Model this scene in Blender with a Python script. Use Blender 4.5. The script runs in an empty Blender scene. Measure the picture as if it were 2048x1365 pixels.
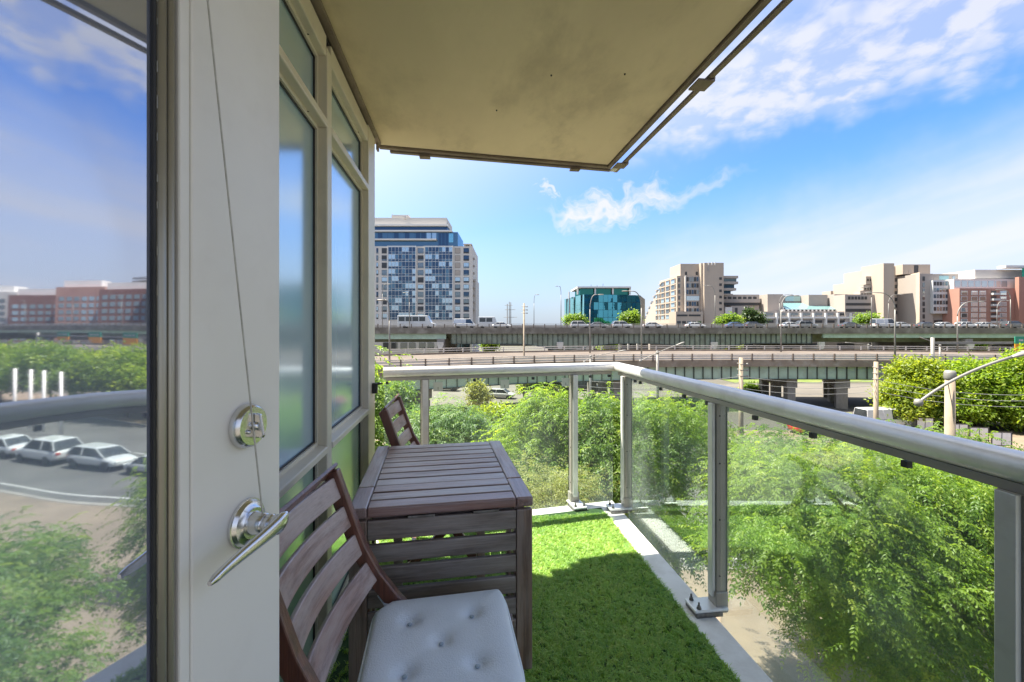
import bpy, bmesh, math, random
import numpy as np
from mathutils import Vector, Matrix

random.seed(7)
np.random.seed(7)
R = math.radians
scene = bpy.context.scene
COL = scene.collection

# ------------------------------------------------------------------ camera
FPX, EYE, PSI, HOR = 870.0, 1.31, R(7.0), 655.0
GZ = -9.7                      # street level below the balcony floor (z = 0)
cam_d = bpy.data.cameras.new('camera')
cam = bpy.data.objects.new('camera', cam_d)
COL.objects.link(cam)
cam_d.sensor_width = 36.0
cam_d.lens = FPX / 2048.0 * 36.0
cam_d.shift_y = (HOR - 682.5) / 2048.0
cam_d.clip_start = 0.05
cam_d.clip_end = 8000
cam.location = (0, 0, EYE)
cam.rotation_euler = (R(90), 0, -PSI)
scene.camera = cam

# ------------------------------------------------------------------ render / exposure
scene.render.engine = 'CYCLES'
cy = scene.cycles
cy.max_bounces = 9
cy.diffuse_bounces = 4
cy.glossy_bounces = 4
cy.transmission_bounces = 6
cy.transparent_max_bounces = 24
cy.caustics_reflective = False
cy.caustics_refractive = False
cy.use_denoising = True
cy.sample_clamp_indirect = 8.0
vs = scene.view_settings
vs.view_transform = 'Standard'
vs.look = 'None'
vs.gamma = 1.0
vs.use_curve_mapping = False
vs.exposure = 1.92

# ------------------------------------------------------------------ sun and sky
SUN_EL = R(63.5)
SUN_AZ = math.atan2(-0.90, 0.43)        # measured from +Y towards +X
sun_dir = Vector((math.sin(SUN_AZ) * math.cos(SUN_EL), math.cos(SUN_AZ) * math.cos(SUN_EL), math.sin(SUN_EL)))
sl = bpy.data.lights.new('sun', 'SUN')
sl.energy = 4.3
sl.angle = R(0.53)
sl.color = (1.0, 0.93, 0.80)
so = bpy.data.objects.new('sun', sl)
COL.objects.link(so)
so.rotation_euler = (-sun_dir).to_track_quat('-Z', 'Y').to_euler()
so.location = (-20, 10, 40)


class NG:
    """tiny node-graph helper"""
    def __init__(self, nt):
        self.nt = nt
        nt.nodes.clear()

    def n(self, typ, **kw):
        nd = self.nt.nodes.new(typ)
        for k, v in kw.items():
            setattr(nd, k, v)
        return nd

    def link(self, a, b):
        self.nt.links.new(a, b)

    def put(self, sock, v):
        if hasattr(v, 'is_output'):
            self.nt.links.new(v, sock)
        else:
            if hasattr(sock, 'default_value'):
                try:
                    sock.default_value = v
                except Exception:
                    sock.default_value = (*v, 1.0)

    def m(self, op, a, b=0.0, c=0.0, clamp=False):
        nd = self.n('ShaderNodeMath', operation=op, use_clamp=clamp)
        self.put(nd.inputs[0], a)
        self.put(nd.inputs[1], b)
        if len(nd.inputs) > 2:
            self.put(nd.inputs[2], c)
        return nd.outputs[0]

    def ss(self, x, lo, hi, a=0.0, b=1.0):
        nd = self.n('ShaderNodeMapRange', interpolation_type='SMOOTHSTEP')
        self.put(nd.inputs['Value'], x)
        self.put(nd.inputs['From Min'], lo)
        self.put(nd.inputs['From Max'], hi)
        self.put(nd.inputs['To Min'], a)
        self.put(nd.inputs['To Max'], b)
        return nd.outputs[0]

    def noise(self, vec, scale, detail=4, rough=0.55, dist=0.0, dim='3D'):
        nd = self.n('ShaderNodeTexNoise', noise_dimensions=dim)
        if vec is not None:
            self.put(nd.inputs['Vector'], vec)
        nd.inputs['Scale'].default_value = scale
        nd.inputs['Detail'].default_value = detail
        nd.inputs['Roughness'].default_value = rough
        nd.inputs['Distortion'].default_value = dist
        return nd.outputs['Fac']

    def mixc(self, fac, a, b):
        nd = self.n('ShaderNodeMix', data_type='RGBA')
        self.put(nd.inputs[0], fac)
        self.put(nd.inputs[6], a if hasattr(a, 'is_output') else (*a[:3], 1))
        self.put(nd.inputs[7], b if hasattr(b, 'is_output') else (*b[:3], 1))
        return nd.outputs[2]

    def vec(self, x, y, z=0.0):
        nd = self.n('ShaderNodeCombineXYZ')
        self.put(nd.inputs[0], x)
        self.put(nd.inputs[1], y)
        self.put(nd.inputs[2], z)
        return nd.outputs[0]

    def mapping(self, vec, scale=(1, 1, 1), rot=(0, 0, 0), loc=(0, 0, 0)):
        nd = self.n('ShaderNodeMapping')
        self.link(vec, nd.inputs[0])
        nd.inputs['Scale'].default_value = scale
        nd.inputs['Rotation'].default_value = rot
        nd.inputs['Location'].default_value = loc
        return nd.outputs[0]


def build_world():
    w = bpy.data.worlds.new('World')
    scene.world = w
    w.use_nodes = True
    g = NG(w.node_tree)
    out = g.n('ShaderNodeOutputWorld')
    bg = g.n('ShaderNodeBackground')
    sky = g.n('ShaderNodeTexSky', sky_type='NISHITA')
    sky.sun_disc = False
    sky.sun_elevation = SUN_EL
    sky.sun_rotation = SUN_AZ
    sky.altitude = 80
    sky.air_density = 1.0
    sky.dust_density = 1.3
    sky.ozone_density = 1.2
    tc = g.n('ShaderNodeTexCoord')
    sep = g.n('ShaderNodeSeparateXYZ')
    g.link(tc.outputs['Generated'], sep.inputs[0])
    x, y, z = sep.outputs
    az = g.m('MULTIPLY', g.m('ARCTAN2', x, y), 57.2958)          # degrees from +Y
    el = g.m('MULTIPLY', g.m('ARCSINE', z), 57.2958)
    # one wispy warp shared by all the cloud masks
    v0 = g.vec(g.m('MULTIPLY', az, 0.1), g.m('MULTIPLY', el, 0.1), 0.0)
    nw = g.n('ShaderNodeTexNoise', noise_dimensions='2D')
    nw.inputs['Scale'].default_value = 1.7
    nw.inputs['Detail'].default_value = 3
    nw.inputs['Roughness'].default_value = 0.62
    g.link(v0, nw.inputs['Vector'])
    sw = g.n('ShaderNodeSeparateColor')
    g.link(nw.outputs['Color'], sw.inputs[0])
    w1 = g.m('SUBTRACT', sw.outputs[0], 0.5)
    w2 = g.m('SUBTRACT', sw.outputs[1], 0.5)
    azw = g.m('ADD', az, g.m('MULTIPLY', w1, 10.0))
    elw = g.m('ADD', el, g.m('MULTIPLY', w2, 6.5))
    # flat cloud-deck coordinates for the mackerel texture
    zc = g.m('ADD', g.m('MAXIMUM', z, 0.0), 0.10)
    px = g.m('ADD', g.m('DIVIDE', x, zc), g.m('MULTIPLY', w1, 0.09))
    py = g.m('ADD', g.m('DIVIDE', y, zc), g.m('MULTIPLY', w2, 0.09))
    dv = g.vec(px, py, 0.0)
    cells = g.n('ShaderNodeTexVoronoi', feature='F1', voronoi_dimensions='2D')
    cells.inputs['Scale'].default_value = 9.5
    cells.inputs['Randomness'].default_value = 0.95
    g.link(dv, cells.inputs['Vector'])
    fine = g.noise(dv, 6.5, 5, 0.60, dim='2D')
    puff = g.ss(g.m('ADD', cells.outputs['Distance'], g.m('MULTIPLY', g.m('SUBTRACT', 0.5, fine), 2.6)), 0.85, 0.0)
    # band of mackerel cloud over the right of the sky, running on behind the camera
    bel = g.m('ADD', 26.3, g.m('MULTIPLY', g.m('SUBTRACT', az, 42), 0.045))
    bd = g.m('ABSOLUTE', g.m('SUBTRACT', elw, bel))
    band = g.m('MULTIPLY', g.ss(bd, 7.0, 2.2), g.ss(azw, 19, 29))
    mack = g.m('MULTIPLY', band, g.m('ADD', 0.42, g.m('MULTIPLY', puff, 0.50)))
    veil = g.m('MULTIPLY', g.m('MULTIPLY', g.ss(elw, 48, 30), g.ss(elw, 19, 26)), g.m('MULTIPLY', g.ss(azw, 15, 30), g.m('MULTIPLY', fine, 0.55)))
    # low hazy streaks at the right
    slope = g.m('ADD', 13.0, g.m('MULTIPLY', g.m('SUBTRACT', az, 36), 0.24))
    rel = g.m('SUBTRACT', el, slope)
    streak = g.noise(g.vec(g.m('MULTIPLY', az, 0.035), g.m('MULTIPLY', rel, 0.22), 0.0), 1.6, 3, 0.5, dim='2D')
    low = g.m('MULTIPLY', g.ss(g.m('ADD', rel, g.m('MULTIPLY', w2, 4.0)), 3.5, -8.0), g.ss(azw, 6, 34))
    low = g.m('MULTIPLY', low, g.m('ADD', 0.60, g.m('MULTIPLY', g.ss(streak, 0.35, 0.75), 0.28)))
    # the single ragged streak in the middle of the sky
    sc_el = g.m('ADD', 14.4, g.m('MULTIPLY', g.m('POWER', g.m('MAXIMUM', g.m('SUBTRACT', az, 14), 0.0), 1.3), 0.055))
    hw = g.m('MULTIPLY', g.ss(az, 10, 17), g.ss(az, 38, 21))
    sd = g.m('DIVIDE', g.m('ABSOLUTE', g.m('SUBTRACT', elw, sc_el)), g.m('ADD', 0.35, g.m('MULTIPLY', hw, 1.5)))
    rag = g.noise(g.vec(g.m('MULTIPLY', azw, 0.055), g.m('MULTIPLY', elw, 0.15), 0.0), 8.0, 5, 0.62, dim='2D')
    one = g.m('MULTIPLY', g.ss(g.m('ADD', sd, g.m('MULTIPLY', g.m('SUBTRACT', rag, 0.5), 1.7)), 1.3, -0.25),
              g.m('MULTIPLY', g.ss(azw, 9.0, 14), g.ss(azw, 38, 22)))
    pd = g.m('ADD', g.m('POWER', g.m('MULTIPLY', g.m('SUBTRACT', azw, 12.0), 0.38), 2.0),
             g.m('POWER', g.m('MULTIPLY', g.m('SUBTRACT', elw, 17.2), 0.75), 2.0))
    pfx = g.m('MULTIPLY', g.ss(g.m('ADD', pd, g.m('MULTIPLY', g.m('SUBTRACT', rag, 0.5), 4.5)), 1.1, -0.4), 0.75)
    cl = g.m('MAXIMUM', g.m('MAXIMUM', mack, veil), g.m('MAXIMUM', low, g.m('MAXIMUM', one, pfx)))
    cl = g.m('MULTIPLY', cl, g.ss(el, -2, 3), clamp=True)
    # clear air: a deeper blue than the model's, whitening in the haze round the sun and towards the horizon
    hsv = g.n('ShaderNodeHueSaturation')
    hsv.inputs['Saturation'].default_value = 1.26
    g.link(sky.outputs[0], hsv.inputs['Color'])
    deep = g.n('ShaderNodeMix', data_type='RGBA', blend_type='MULTIPLY')
    deep.inputs[0].default_value = 1.0
    g.link(hsv.outputs[0], deep.inputs[6])
    deep.inputs[7].default_value = (0.66, 0.80, 1.06, 1)
    dt = g.n('ShaderNodeVectorMath', operation='DOT_PRODUCT')
    g.link(tc.outputs['Generated'], dt.inputs[0])
    dt.inputs[1].default_value = tuple(sun_dir)
    hz_sun = g.ss(dt.outputs['Value'], 0.14, 0.80)
    hz_low = g.m('MULTIPLY', g.ss(el, 20, 0), 0.72)
    hzf = g.m('MAXIMUM', g.m('MULTIPLY', hz_sun, 0.92), hz_low, clamp=True)
    hcol = g.mixc(hz_sun, (1.95, 2.25, 2.75), (4.6, 4.85, 5.2))
    air = g.mixc(hzf, deep.outputs[2], hcol)
    lum = g.n('ShaderNodeRGBToBW')
    g.link(air, lum.inputs[0])
    cb = g.m('ADD', 2.75, g.m('MULTIPLY', lum.outputs[0], 0.25))
    ccol = g.n('ShaderNodeMix', data_type='RGBA', blend_type='MULTIPLY')
    ccol.inputs[0].default_value = 1.0
    ccol.inputs[6].default_value = (0.93, 0.955, 1.05, 1)
    g.link(cb, ccol.inputs[7])
    fin = g.mixc(cl, air, ccol.outputs[2])
    g.link(fin, bg.inputs['Color'])
    bg.inputs['Strength'].default_value = 0.080
    g.link(bg.outputs[0], out.inputs[0])
    w.cycles.sampling_method = 'MANUAL'
    w.cycles.sample_map_resolution = 256


build_world()

# ------------------------------------------------------------------ where things stand
CP, SP = math.cos(PSI), math.sin(PSI)


def L2W(lat, d):
    """metres to the right / metres ahead of the balcony door -> world x, y"""
    return (lat * CP + d * SP, -lat * SP + d * CP)


def UD(u, d):
    return L2W((u - 1024.0) / FPX * d, d)


def ZV(v, d):
    return EYE - (v - HOR) / FPX * d


def GD(v):
    return FPX * (EYE - GZ) / (v - HOR)


# ------------------------------------------------------------------ mesh helpers
class MB:
    def __init__(self):
        self.v = []
        self.f = []

    def add(self, vs, fs):
        o = len(self.v)
        self.v += [tuple(p) for p in vs]
        self.f += [tuple(i + o for i in f) for f in fs]
        return self

    def box(self, x0, x1, y0, y1, z0, z1):
        return self.add([(x0, y0, z0), (x1, y0, z0), (x1, y1, z0), (x0, y1, z0),
                         (x0, y0, z1), (x1, y0, z1), (x1, y1, z1), (x0, y1, z1)],
                        [(0, 3, 2, 1), (4, 5, 6, 7), (0, 1, 5, 4), (1, 2, 6, 5), (2, 3, 7, 6), (3, 0, 4, 7)])

    def prism(self, poly, z0, z1):
        """poly: counter-clockwise list of (x, y)"""
        n = len(poly)
        vs = [(p[0], p[1], z0) for p in poly] + [(p[0], p[1], z1) for p in poly]
        fs = [tuple(reversed(range(n))), tuple(range(n, 2 * n))]
        fs += [(i, (i + 1) % n, n + (i + 1) % n, n + i) for i in range(n)]
        return self.add(vs, fs)

    def extr(self, poly, axis, a, b):
        """poly in the two other axes, extruded along axis 'x' or 'y' from a to b"""
        n = len(poly)
        if axis == 'x':
            vs = [(a, p[0], p[1]) for p in poly] + [(b, p[0], p[1]) for p in poly]
        else:
            vs = [(p[0], a, p[1]) for p in poly] + [(p[0], b, p[1]) for p in poly]
        fs = [tuple(reversed(range(n))), tuple(range(n, 2 * n))]
        fs += [(i, (i + 1) % n, n + (i + 1) % n, n + i) for i in range(n)]
        return self.add(vs, fs)

    def bar(self, p, q, w, h, up=(0, 0, 1)):
        """box from p to q, w wide, h high"""
        p, q = Vector(p), Vector(q)
        t = (q - p).normalized()
        s = t.cross(Vector(up))
        if s.length < 1e-5:
            s = t.cross(Vector((1, 0, 0)))
        s.normalize()
        n = s.cross(t)
        vs = []
        for c in (p, q):
            for a, b in ((-1, -1), (1, -1), (1, 1), (-1, 1)):
                vs.append(c + s * (a * w / 2) + n * (b * h / 2))
        return self.add(vs, [(0, 1, 2, 3), (7, 6, 5, 4), (0, 4, 5, 1), (1, 5, 6, 2), (2, 6, 7, 3), (3, 7, 4, 0)])

    def tube(self, pts, rad, n=10, cap=True, flat=1.0):
        """swept tube; rad a number or a list; flat squashes it in height"""
        pts = [Vector(p) for p in pts]
        if not hasattr(rad, '__len__'):
            rad = [rad] * len(pts)
        o = len(self.v)
        prev = None
        for i, p in enumerate(pts):
            if i == 0:
                t = pts[1] - p
            elif i == len(pts) - 1:
                t = p - pts[i - 1]
            else:
                t = (pts[i + 1] - p).normalized() + (p - pts[i - 1]).normalized()
            t.normalize()
            if prev is None:
                s = t.cross(Vector((0, 0, 1)))
                if s.length < 1e-3:
                    s = Vector((1, 0, 0))
                s.normalize()
            else:
                s = prev - t * prev.dot(t)
                s.normalize()
            prev = s
            b = s.cross(t)
            for k in range(n):
                a = 2 * math.pi * k / n
                self.v.append(tuple(p + s * (math.cos(a) * rad[i]) + b * (math.sin(a) * rad[i] * flat)))
        for i in range(len(pts) - 1):
            for k in range(n):
                k2 = (k + 1) % n
                self.f.append((o + i * n + k, o + (i + 1) * n + k, o + (i + 1) * n + k2, o + i * n + k2))
        if cap:
            self.f.append(tuple(o + k for k in range(n)))
            e = o + (len(pts) - 1) * n
            self.f.append(tuple(e + k for k in reversed(range(n))))
        return self

    def lathe(self, prof, n=24, axis='z', org=(0, 0, 0)):
        """prof: list of (r, h) from bottom to top, about an axis through org"""
        o = len(self.v)
        for r, h in prof:
            for k in range(n):
                a = 2 * math.pi * k / n
                c, s = math.cos(a) * r, math.sin(a) * r
                if axis == 'z':
                    p = (c, s, h)
                elif axis == 'y':
                    p = (c, h, -s)
                else:
                    p = (h, c, s)
                self.v.append((p[0] + org[0], p[1] + org[1], p[2] + org[2]))
        for i in range(len(prof) - 1):
            for k in range(n):
                k2 = (k + 1) % n
                self.f.append((o + i * n + k, o + i * n + k2, o + (i + 1) * n + k2, o + (i + 1) * n + k))
        self.f.append(tuple(o + k for k in reversed(range(n))))
        e = o + (len(prof) - 1) * n
        self.f.append(tuple(e + k for k in range(n)))
        return self

    def mesh(self, name, mat=None, smooth=False):
        me = bpy.data.meshes.new(name)
        me.from_pydata(self.v, [], self.f)
        if smooth:
            me.polygons.foreach_set('use_smooth', [True] * len(me.polygons))
        if mat:
            me.materials.append(mat)
        me.update()
        return me

    def build(self, name, mat, parent=None, smooth=False, bevel=0.0, seg=2, loc=None, auto=None):
        me = self.mesh(name, mat, smooth)
        o = link(name, me, parent, loc)
        if smooth and auto:
            sharp(me, auto)
        if bevel:
            b = o.modifiers.new('bevel', 'BEVEL')
            b.width = bevel
            b.segments = seg
            b.limit_method = 'ANGLE'
            b.angle_limit = R(40)
            b.harden_normals = False
        return o


def sharp(me, deg):
    bm = bmesh.new()
    bm.from_mesh(me)
    for e in bm.edges:
        if len(e.link_faces) == 2 and e.calc_face_angle(0) > R(deg):
            e.smooth = False
    bm.to_mesh(me)
    bm.free()


def link(name, me, parent=None, loc=None, rot=None, scale=None):
    o = bpy.data.objects.new(name, me)
    COL.objects.link(o)
    if parent is not None:
        o.parent = parent
    if loc is not None:
        o.location = loc
    if rot is not None:
        o.rotation_euler = rot
    if scale is not None:
        o.scale = scale
    return o


def tag(o, label=None, cat=None, group=None, kind=None):
    if label:
        o['label'] = label
    if cat:
        o['category'] = cat
    if group:
        o['group'] = group
    if kind:
        o['kind'] = kind
    return o


def thing(name, label, cat, loc=(0, 0, 0), rz=0.0, group=None):
    o = bpy.data.objects.new(name, None)
    COL.objects.link(o)
    o.empty_display_size = 0.2
    o.location = loc
    o.rotation_euler = (0, 0, rz)
    return tag(o, label, cat, group)


def copy_tree(o, parent=None):
    c = o.copy()
    COL.objects.link(c)
    if parent is not None:
        c.parent = parent
    for ch in list(o.children):
        copy_tree(ch, c)
    return c


_boxes = {}


def unit_box(mat):
    """shared 1 x 1 x 1 box centred on its base middle, one per material"""
    k = mat.name
    if k not in _boxes:
        _boxes[k] = MB().box(-.5, .5, -.5, .5, 0, 1).mesh('piece', mat)
    return _boxes[k]


def piece(name, mat, parent, x0, x1, y0, y1, z0, z1):
    """a box that shares its mesh with every other box of that material"""
    return link(name, unit_box(mat), parent, ((x0 + x1) / 2, (y0 + y1) / 2, z0), None, (x1 - x0, y1 - y0, z1 - z0))


# ------------------------------------------------------------------ materials
MATS = {}


def mat_base(name):
    m = bpy.data.materials.new(name)
    m.use_nodes = True
    g = NG(m.node_tree)
    out = g.n('ShaderNodeOutputMaterial')
    return m, g, out


def pm(name, c1, c2=None, scale=4.0, rough=0.6, metal=0.0, stretch=(1, 1, 1), bump=0.0, bscale=60.0,
       detail=5, lo=0.35, hi=0.68, c3=None, s3=0.7, f3=0.5, spec=0.5, coat=0.0, rvar=0.0, ior=1.5, sheen=0.0):
    """general procedural surface: two tones by noise, an optional stain tone, fine relief"""
    if name in MATS:
        return MATS[name]
    m, g, out = mat_base(name)
    p = g.n('ShaderNodeBsdfPrincipled')
    tc = g.n('ShaderNodeTexCoord')
    vec = g.mapping(tc.outputs['Object'], scale=stretch)
    f = g.noise(vec, scale, detail, 0.6)
    c2 = c2 or tuple(min(1, c * 0.82) for c in c1)
    col = g.mixc(g.ss(f, lo, hi), c1, c2)
    if c3:
        f2 = g.noise(g.mapping(vec, loc=(3.1, 5.7, 1.3)), s3, 6, 0.65)
        col = g.mixc(g.m('MULTIPLY', g.ss(f2, 0.46, 0.66), f3), col, c3)
    g.link(col, p.inputs['Base Color'])
    p.inputs['Metallic'].default_value = metal
    p.inputs['IOR'].default_value = ior
    p.inputs['Specular IOR Level'].default_value = spec
    p.inputs['Coat Weight'].default_value = coat
    if rvar:
        g.link(g.m('ADD', rough - rvar / 2, g.m('MULTIPLY', f, rvar)), p.inputs['Roughness'])
    else:
        p.inputs['Roughness'].default_value = rough
    if sheen:
        p.inputs['Sheen Weight'].default_value = sheen
    if bump:
        b = g.n('ShaderNodeBump')
        b.inputs['Strength'].default_value = bump
        b.inputs['Distance'].default_value = 0.01
        g.link(g.noise(vec, bscale, 4, 0.6), b.inputs['Height'])
        g.link(b.outputs[0], p.inputs['Normal'])
    g.link(p.outputs[0], out.inputs[0])
    MATS[name] = m
    return m


def wood(name, along, c1=(0.29, 0.165, 0.115), c2=(0.115, 0.058, 0.042), grey=(0.41, 0.355, 0.325), fg=0.85, rough=0.34):
    """dark stained hardwood, grain running along 'x', 'y' or 'z', part greyed to stand in for reflected sky sheen"""
    if name in MATS:
        return MATS[name]
    m, g, out = mat_base(name)
    p = g.n('ShaderNodeBsdfPrincipled')
    tc = g.n('ShaderNodeTexCoord')
    ob = g.n('ShaderNodeObjectInfo')
    st = {'x': (1.2, 22, 22), 'y': (22, 1.2, 22), 'z': (22, 22, 1.2)}[along]
    base = g.n('ShaderNodeVectorMath', operation='ADD')
    g.link(tc.outputs['Object'], base.inputs[0])
    g.link(g.vec(g.m('MULTIPLY', ob.outputs['Random'], 7.0), g.m('MULTIPLY', ob.outputs['Random'], 3.0), 0.0), base.inputs[1])
    vec = g.mapping(base.outputs[0], scale=st)
    f = g.noise(vec, 2.2, 7, 0.7, 0.4)
    f2 = g.noise(vec, 9.0, 4, 0.6)
    col = g.mixc(g.ss(f, 0.40, 0.62), c1, c2)
    soft = g.noise(g.mapping(base.outputs[0], scale=tuple(0.35 * s + 1.2 for s in st)), 1.3, 5, 0.6)
    col = g.mixc(g.m('MULTIPLY', g.m('MULTIPLY', g.ss(soft, 0.34, 0.62), fg), g.ss(f2, 0.2, 0.6, 0.55, 1.0)), col, grey)  # grey streaks put the sky's sheen into the wood colour
    g.link(col, p.inputs['Base Color'])
    g.link(g.m('ADD', rough - 0.08, g.m('MULTIPLY', f, 0.24)), p.inputs['Roughness'])
    p.inputs['Specular IOR Level'].default_value = 0.9
    p.inputs['Coat Weight'].default_value = 0.38
    p.inputs['Coat Roughness'].default_value = 0.22
    b = g.n('ShaderNodeBump')
    b.inputs['Strength'].default_value = 0.38
    b.inputs['Distance'].default_value = 0.004
    g.link(f2, b.inputs['Height'])
    g.link(b.outputs[0], p.inputs['Normal'])
    g.link(p.outputs[0], out.inputs[0])
    MATS[name] = m
    return m


def rail_glass(name='railing_glass'):
    m, g, out = mat_base(name)
    tc = g.n('ShaderNodeTexCoord')
    vec = g.mapping(tc.outputs['Object'])
    tr = g.n('ShaderNodeBsdfTransparent')
    tr.inputs[0].default_value = (0.93, 0.975, 0.955, 1)
    df = g.n('ShaderNodeBsdfTranslucent')
    df.inputs[0].default_value = (0.72, 0.80, 0.76, 1)
    d2 = g.n('ShaderNodeBsdfDiffuse')
    d2.inputs[0].default_value = (0.72, 0.80, 0.77, 1)
    dm = g.n('ShaderNodeMixShader')
    dm.inputs[0].default_value = 0.5
    g.link(df.outputs[0], dm.inputs[1])
    g.link(d2.outputs[0], dm.inputs[2])
    # dried rain film: soft patches and vertical streaks
    f = g.noise(vec, 1.7, 6, 0.62)
    st = g.noise(g.mapping(tc.outputs['Object'], scale=(26, 26, 1.2)), 1.0, 4, 0.6)
    dirt = g.m('MULTIPLY', g.m('ADD', 0.015, g.m('MULTIPLY', g.ss(f, 0.40, 0.72), 0.07)), g.m('ADD', 0.7, g.m('MULTIPLY', st, 0.6)))
    m1 = g.n('ShaderNodeMixShader')
    g.link(dirt, m1.inputs[0])
    g.link(tr.outputs[0], m1.inputs[1])
    g.link(dm.outputs[0], m1.inputs[2])
    gl = g.n('ShaderNodeBsdfGlossy')
    gl.inputs['Roughness'].default_value = 0.01
    gl.inputs[0].default_value = (0.95, 1, 0.98, 1)
    fr = g.n('ShaderNodeFresnel')
    fr.inputs[0].default_value = 1.45
    m2 = g.n('ShaderNodeMixShader')
    g.link(g.m('MULTIPLY', fr.outputs[0], 0.32), m2.inputs[0])
    g.link(m1.outputs[0], m2.inputs[1])
    g.link(gl.outputs[0], m2.inputs[2])
    g.link(m2.outputs[0], out.inputs[0])
    MATS[name] = m
    return m


def coated_glass(name, tint, body, refl, rough=0.0, through=0.0, wave=0.0, wscale=0.3):
    """solar-coated window glass: mirror-like coat over a tinted body, part see-through"""
    m, g, out = mat_base(name)
    gl = g.n('ShaderNodeBsdfGlossy')
    gl.inputs[0].default_value = (*tint, 1)
    gl.inputs['Roughness'].default_value = rough
    di = g.n('ShaderNodeBsdfDiffuse')
    di.inputs[0].default_value = (*body, 1)
    cur = di.outputs[0]
    if through:
        tr = g.n('ShaderNodeBsdfTransparent')
        tr.inputs[0].default_value = (0.80, 0.88, 0.90, 1)
        mx = g.n('ShaderNodeMixShader')
        mx.inputs[0].default_value = through
        g.link(cur, mx.inputs[1])
        g.link(tr.outputs[0], mx.inputs[2])
        cur = mx.outputs[0]
    lw = g.n('ShaderNodeFresnel')
    lw.inputs[0].default_value = 1.5
    m2 = g.n('ShaderNodeMixShader')
    g.link(g.m('MINIMUM', g.m('ADD', refl, g.m('MULTIPLY', lw.outputs[0], 0.8)), 1.0), m2.inputs[0])
    g.link(cur, m2.inputs[1])
    g.link(gl.outputs[0], m2.inputs[2])
    if wave:
        tc = g.n('ShaderNodeTexCoord')
        b = g.n('ShaderNodeBump')
        b.inputs['Strength'].default_value = wave
        b.inputs['Distance'].default_value = 0.5
        g.link(g.noise(tc.outputs['Object'], wscale, 2, 0.5), b.inputs['Height'])
        g.link(b.outputs[0], gl.inputs['Normal'])
    g.link(m2.outputs[0], out.inputs[0])
    MATS[name] = m
    return m


def leaf_mat(name, c1, c2, c3, tr=0.45):
    m, g, out = mat_base(name)
    at = g.n('ShaderNodeAttribute', attribute_name='tone')
    col = g.mixc(g.ss(at.outputs['Fac'], 0.0, 0.55), c1, c2)
    col = g.mixc(g.ss(at.outputs['Fac'], 0.55, 1.0), col, c3)
    p = g.n('ShaderNodeBsdfPrincipled')
    g.link(col, p.inputs['Base Color'])
    p.inputs['Roughness'].default_value = 0.42
    p.inputs['Specular IOR Level'].default_value = 0.45
    t = g.n('ShaderNodeBsdfTranslucent')
    tcx = g.n('ShaderNodeMix', data_type='RGBA', blend_type='MULTIPLY')
    tcx.inputs[0].default_value = 1.0
    g.link(col, tcx.inputs[6])
    tcx.inputs[7].default_value = (2.3, 2.1, 0.9, 1)
    g.link(tcx.outputs[2], t.inputs[0])
    mx = g.n('ShaderNodeMixShader')
    mx.inputs[0].default_value = tr
    g.link(p.outputs[0], mx.inputs[1])
    g.link(t.outputs[0], mx.inputs[2])
    g.link(mx.outputs[0], out.inputs[0])
    MATS[name] = m
    return m

# =================================================================== THE BALCONY
M_white = pm('painted_concrete', (0.80, 0.795, 0.775), (0.73, 0.725, 0.70), 3.0, 0.75, bump=0.12, bscale=90, c3=(0.50, 0.47, 0.42), s3=5.0, f3=0.35)
M_soffit = pm('soffit_concrete', (0.79, 0.685, 0.465), (0.69, 0.595, 0.40), 1.3, 0.85, stretch=(1, 0.5, 1), bump=0.10, bscale=40, c3=(0.52, 0.445, 0.30), s3=2.1, f3=0.75, detail=7)
M_frame = pm('window_frame_metal', (0.72, 0.675, 0.55), (0.66, 0.62, 0.505), 1.5, 0.42, bump=0.03, bscale=200, c3=(0.42, 0.40, 0.35), s3=4, f3=0.25)
M_frame_in = pm('window_frame_dark', (0.20, 0.19, 0.155), (0.165, 0.155, 0.125), 3, 0.5)
M_rail = pm('rail_metal', (0.80, 0.795, 0.785), (0.75, 0.745, 0.735), 2.0, 0.34, metal=0.25, bump=0.02, bscale=300, c3=(0.45, 0.43, 0.40), s3=9, f3=0.25)
M_post = pm('post_metal', (0.40, 0.372, 0.332), (0.34, 0.315, 0.28), 2.0, 0.42, metal=0.25, c3=(0.30, 0.28, 0.25), s3=7, f3=0.3)
M_dark = pm('dark_gasket', (0.018, 0.018, 0.019), (0.03, 0.03, 0.03), 10, 0.55)
M_bronze = pm('track_metal', (0.21, 0.17, 0.135), (0.16, 0.13, 0.10), 3, 0.5, metal=0.2, c3=(0.33, 0.28, 0.22), s3=6, f3=0.4)
M_bolt = pm('bolt_steel', (0.25, 0.24, 0.23), (0.14, 0.13, 0.125), 40, 0.4, metal=0.8)
M_chrome = pm('satin_chrome', (0.74, 0.74, 0.73), (0.66, 0.66, 0.655), 8, 0.23, metal=1.0, bump=0.02, bscale=120)
M_door = pm('door_paint', (0.84, 0.815, 0.755), (0.80, 0.775, 0.715), 1.6, 0.38, bump=0.05, bscale=28, c3=(0.69, 0.655, 0.59), s3=3.6, f3=0.34)
M_bead = pm('door_bead_metal', (0.40, 0.375, 0.30), (0.31, 0.285, 0.225), 2.0, 0.36, metal=0.55)
M_cord = pm('cord', (0.55, 0.53, 0.47), (0.42, 0.40, 0.35), 50, 0.8)
M_inner = pm('dark_interior', (0.045, 0.055, 0.06), (0.035, 0.042, 0.048), 1.0, 0.8)
G_rail = rail_glass()
G_door = coated_glass('door_glass', (0.86, 0.89, 0.99), (0.44, 0.50, 0.66), 0.48, 0.024, 0.48, wave=0.012, wscale=1.6)  # pale body colour stands in for the hazy veil over the reflections
G_win = coated_glass('window_glass', (0.82, 0.93, 1.0), (0.42, 0.63, 0.76), 0.46, 0.16, 0.0)
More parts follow.
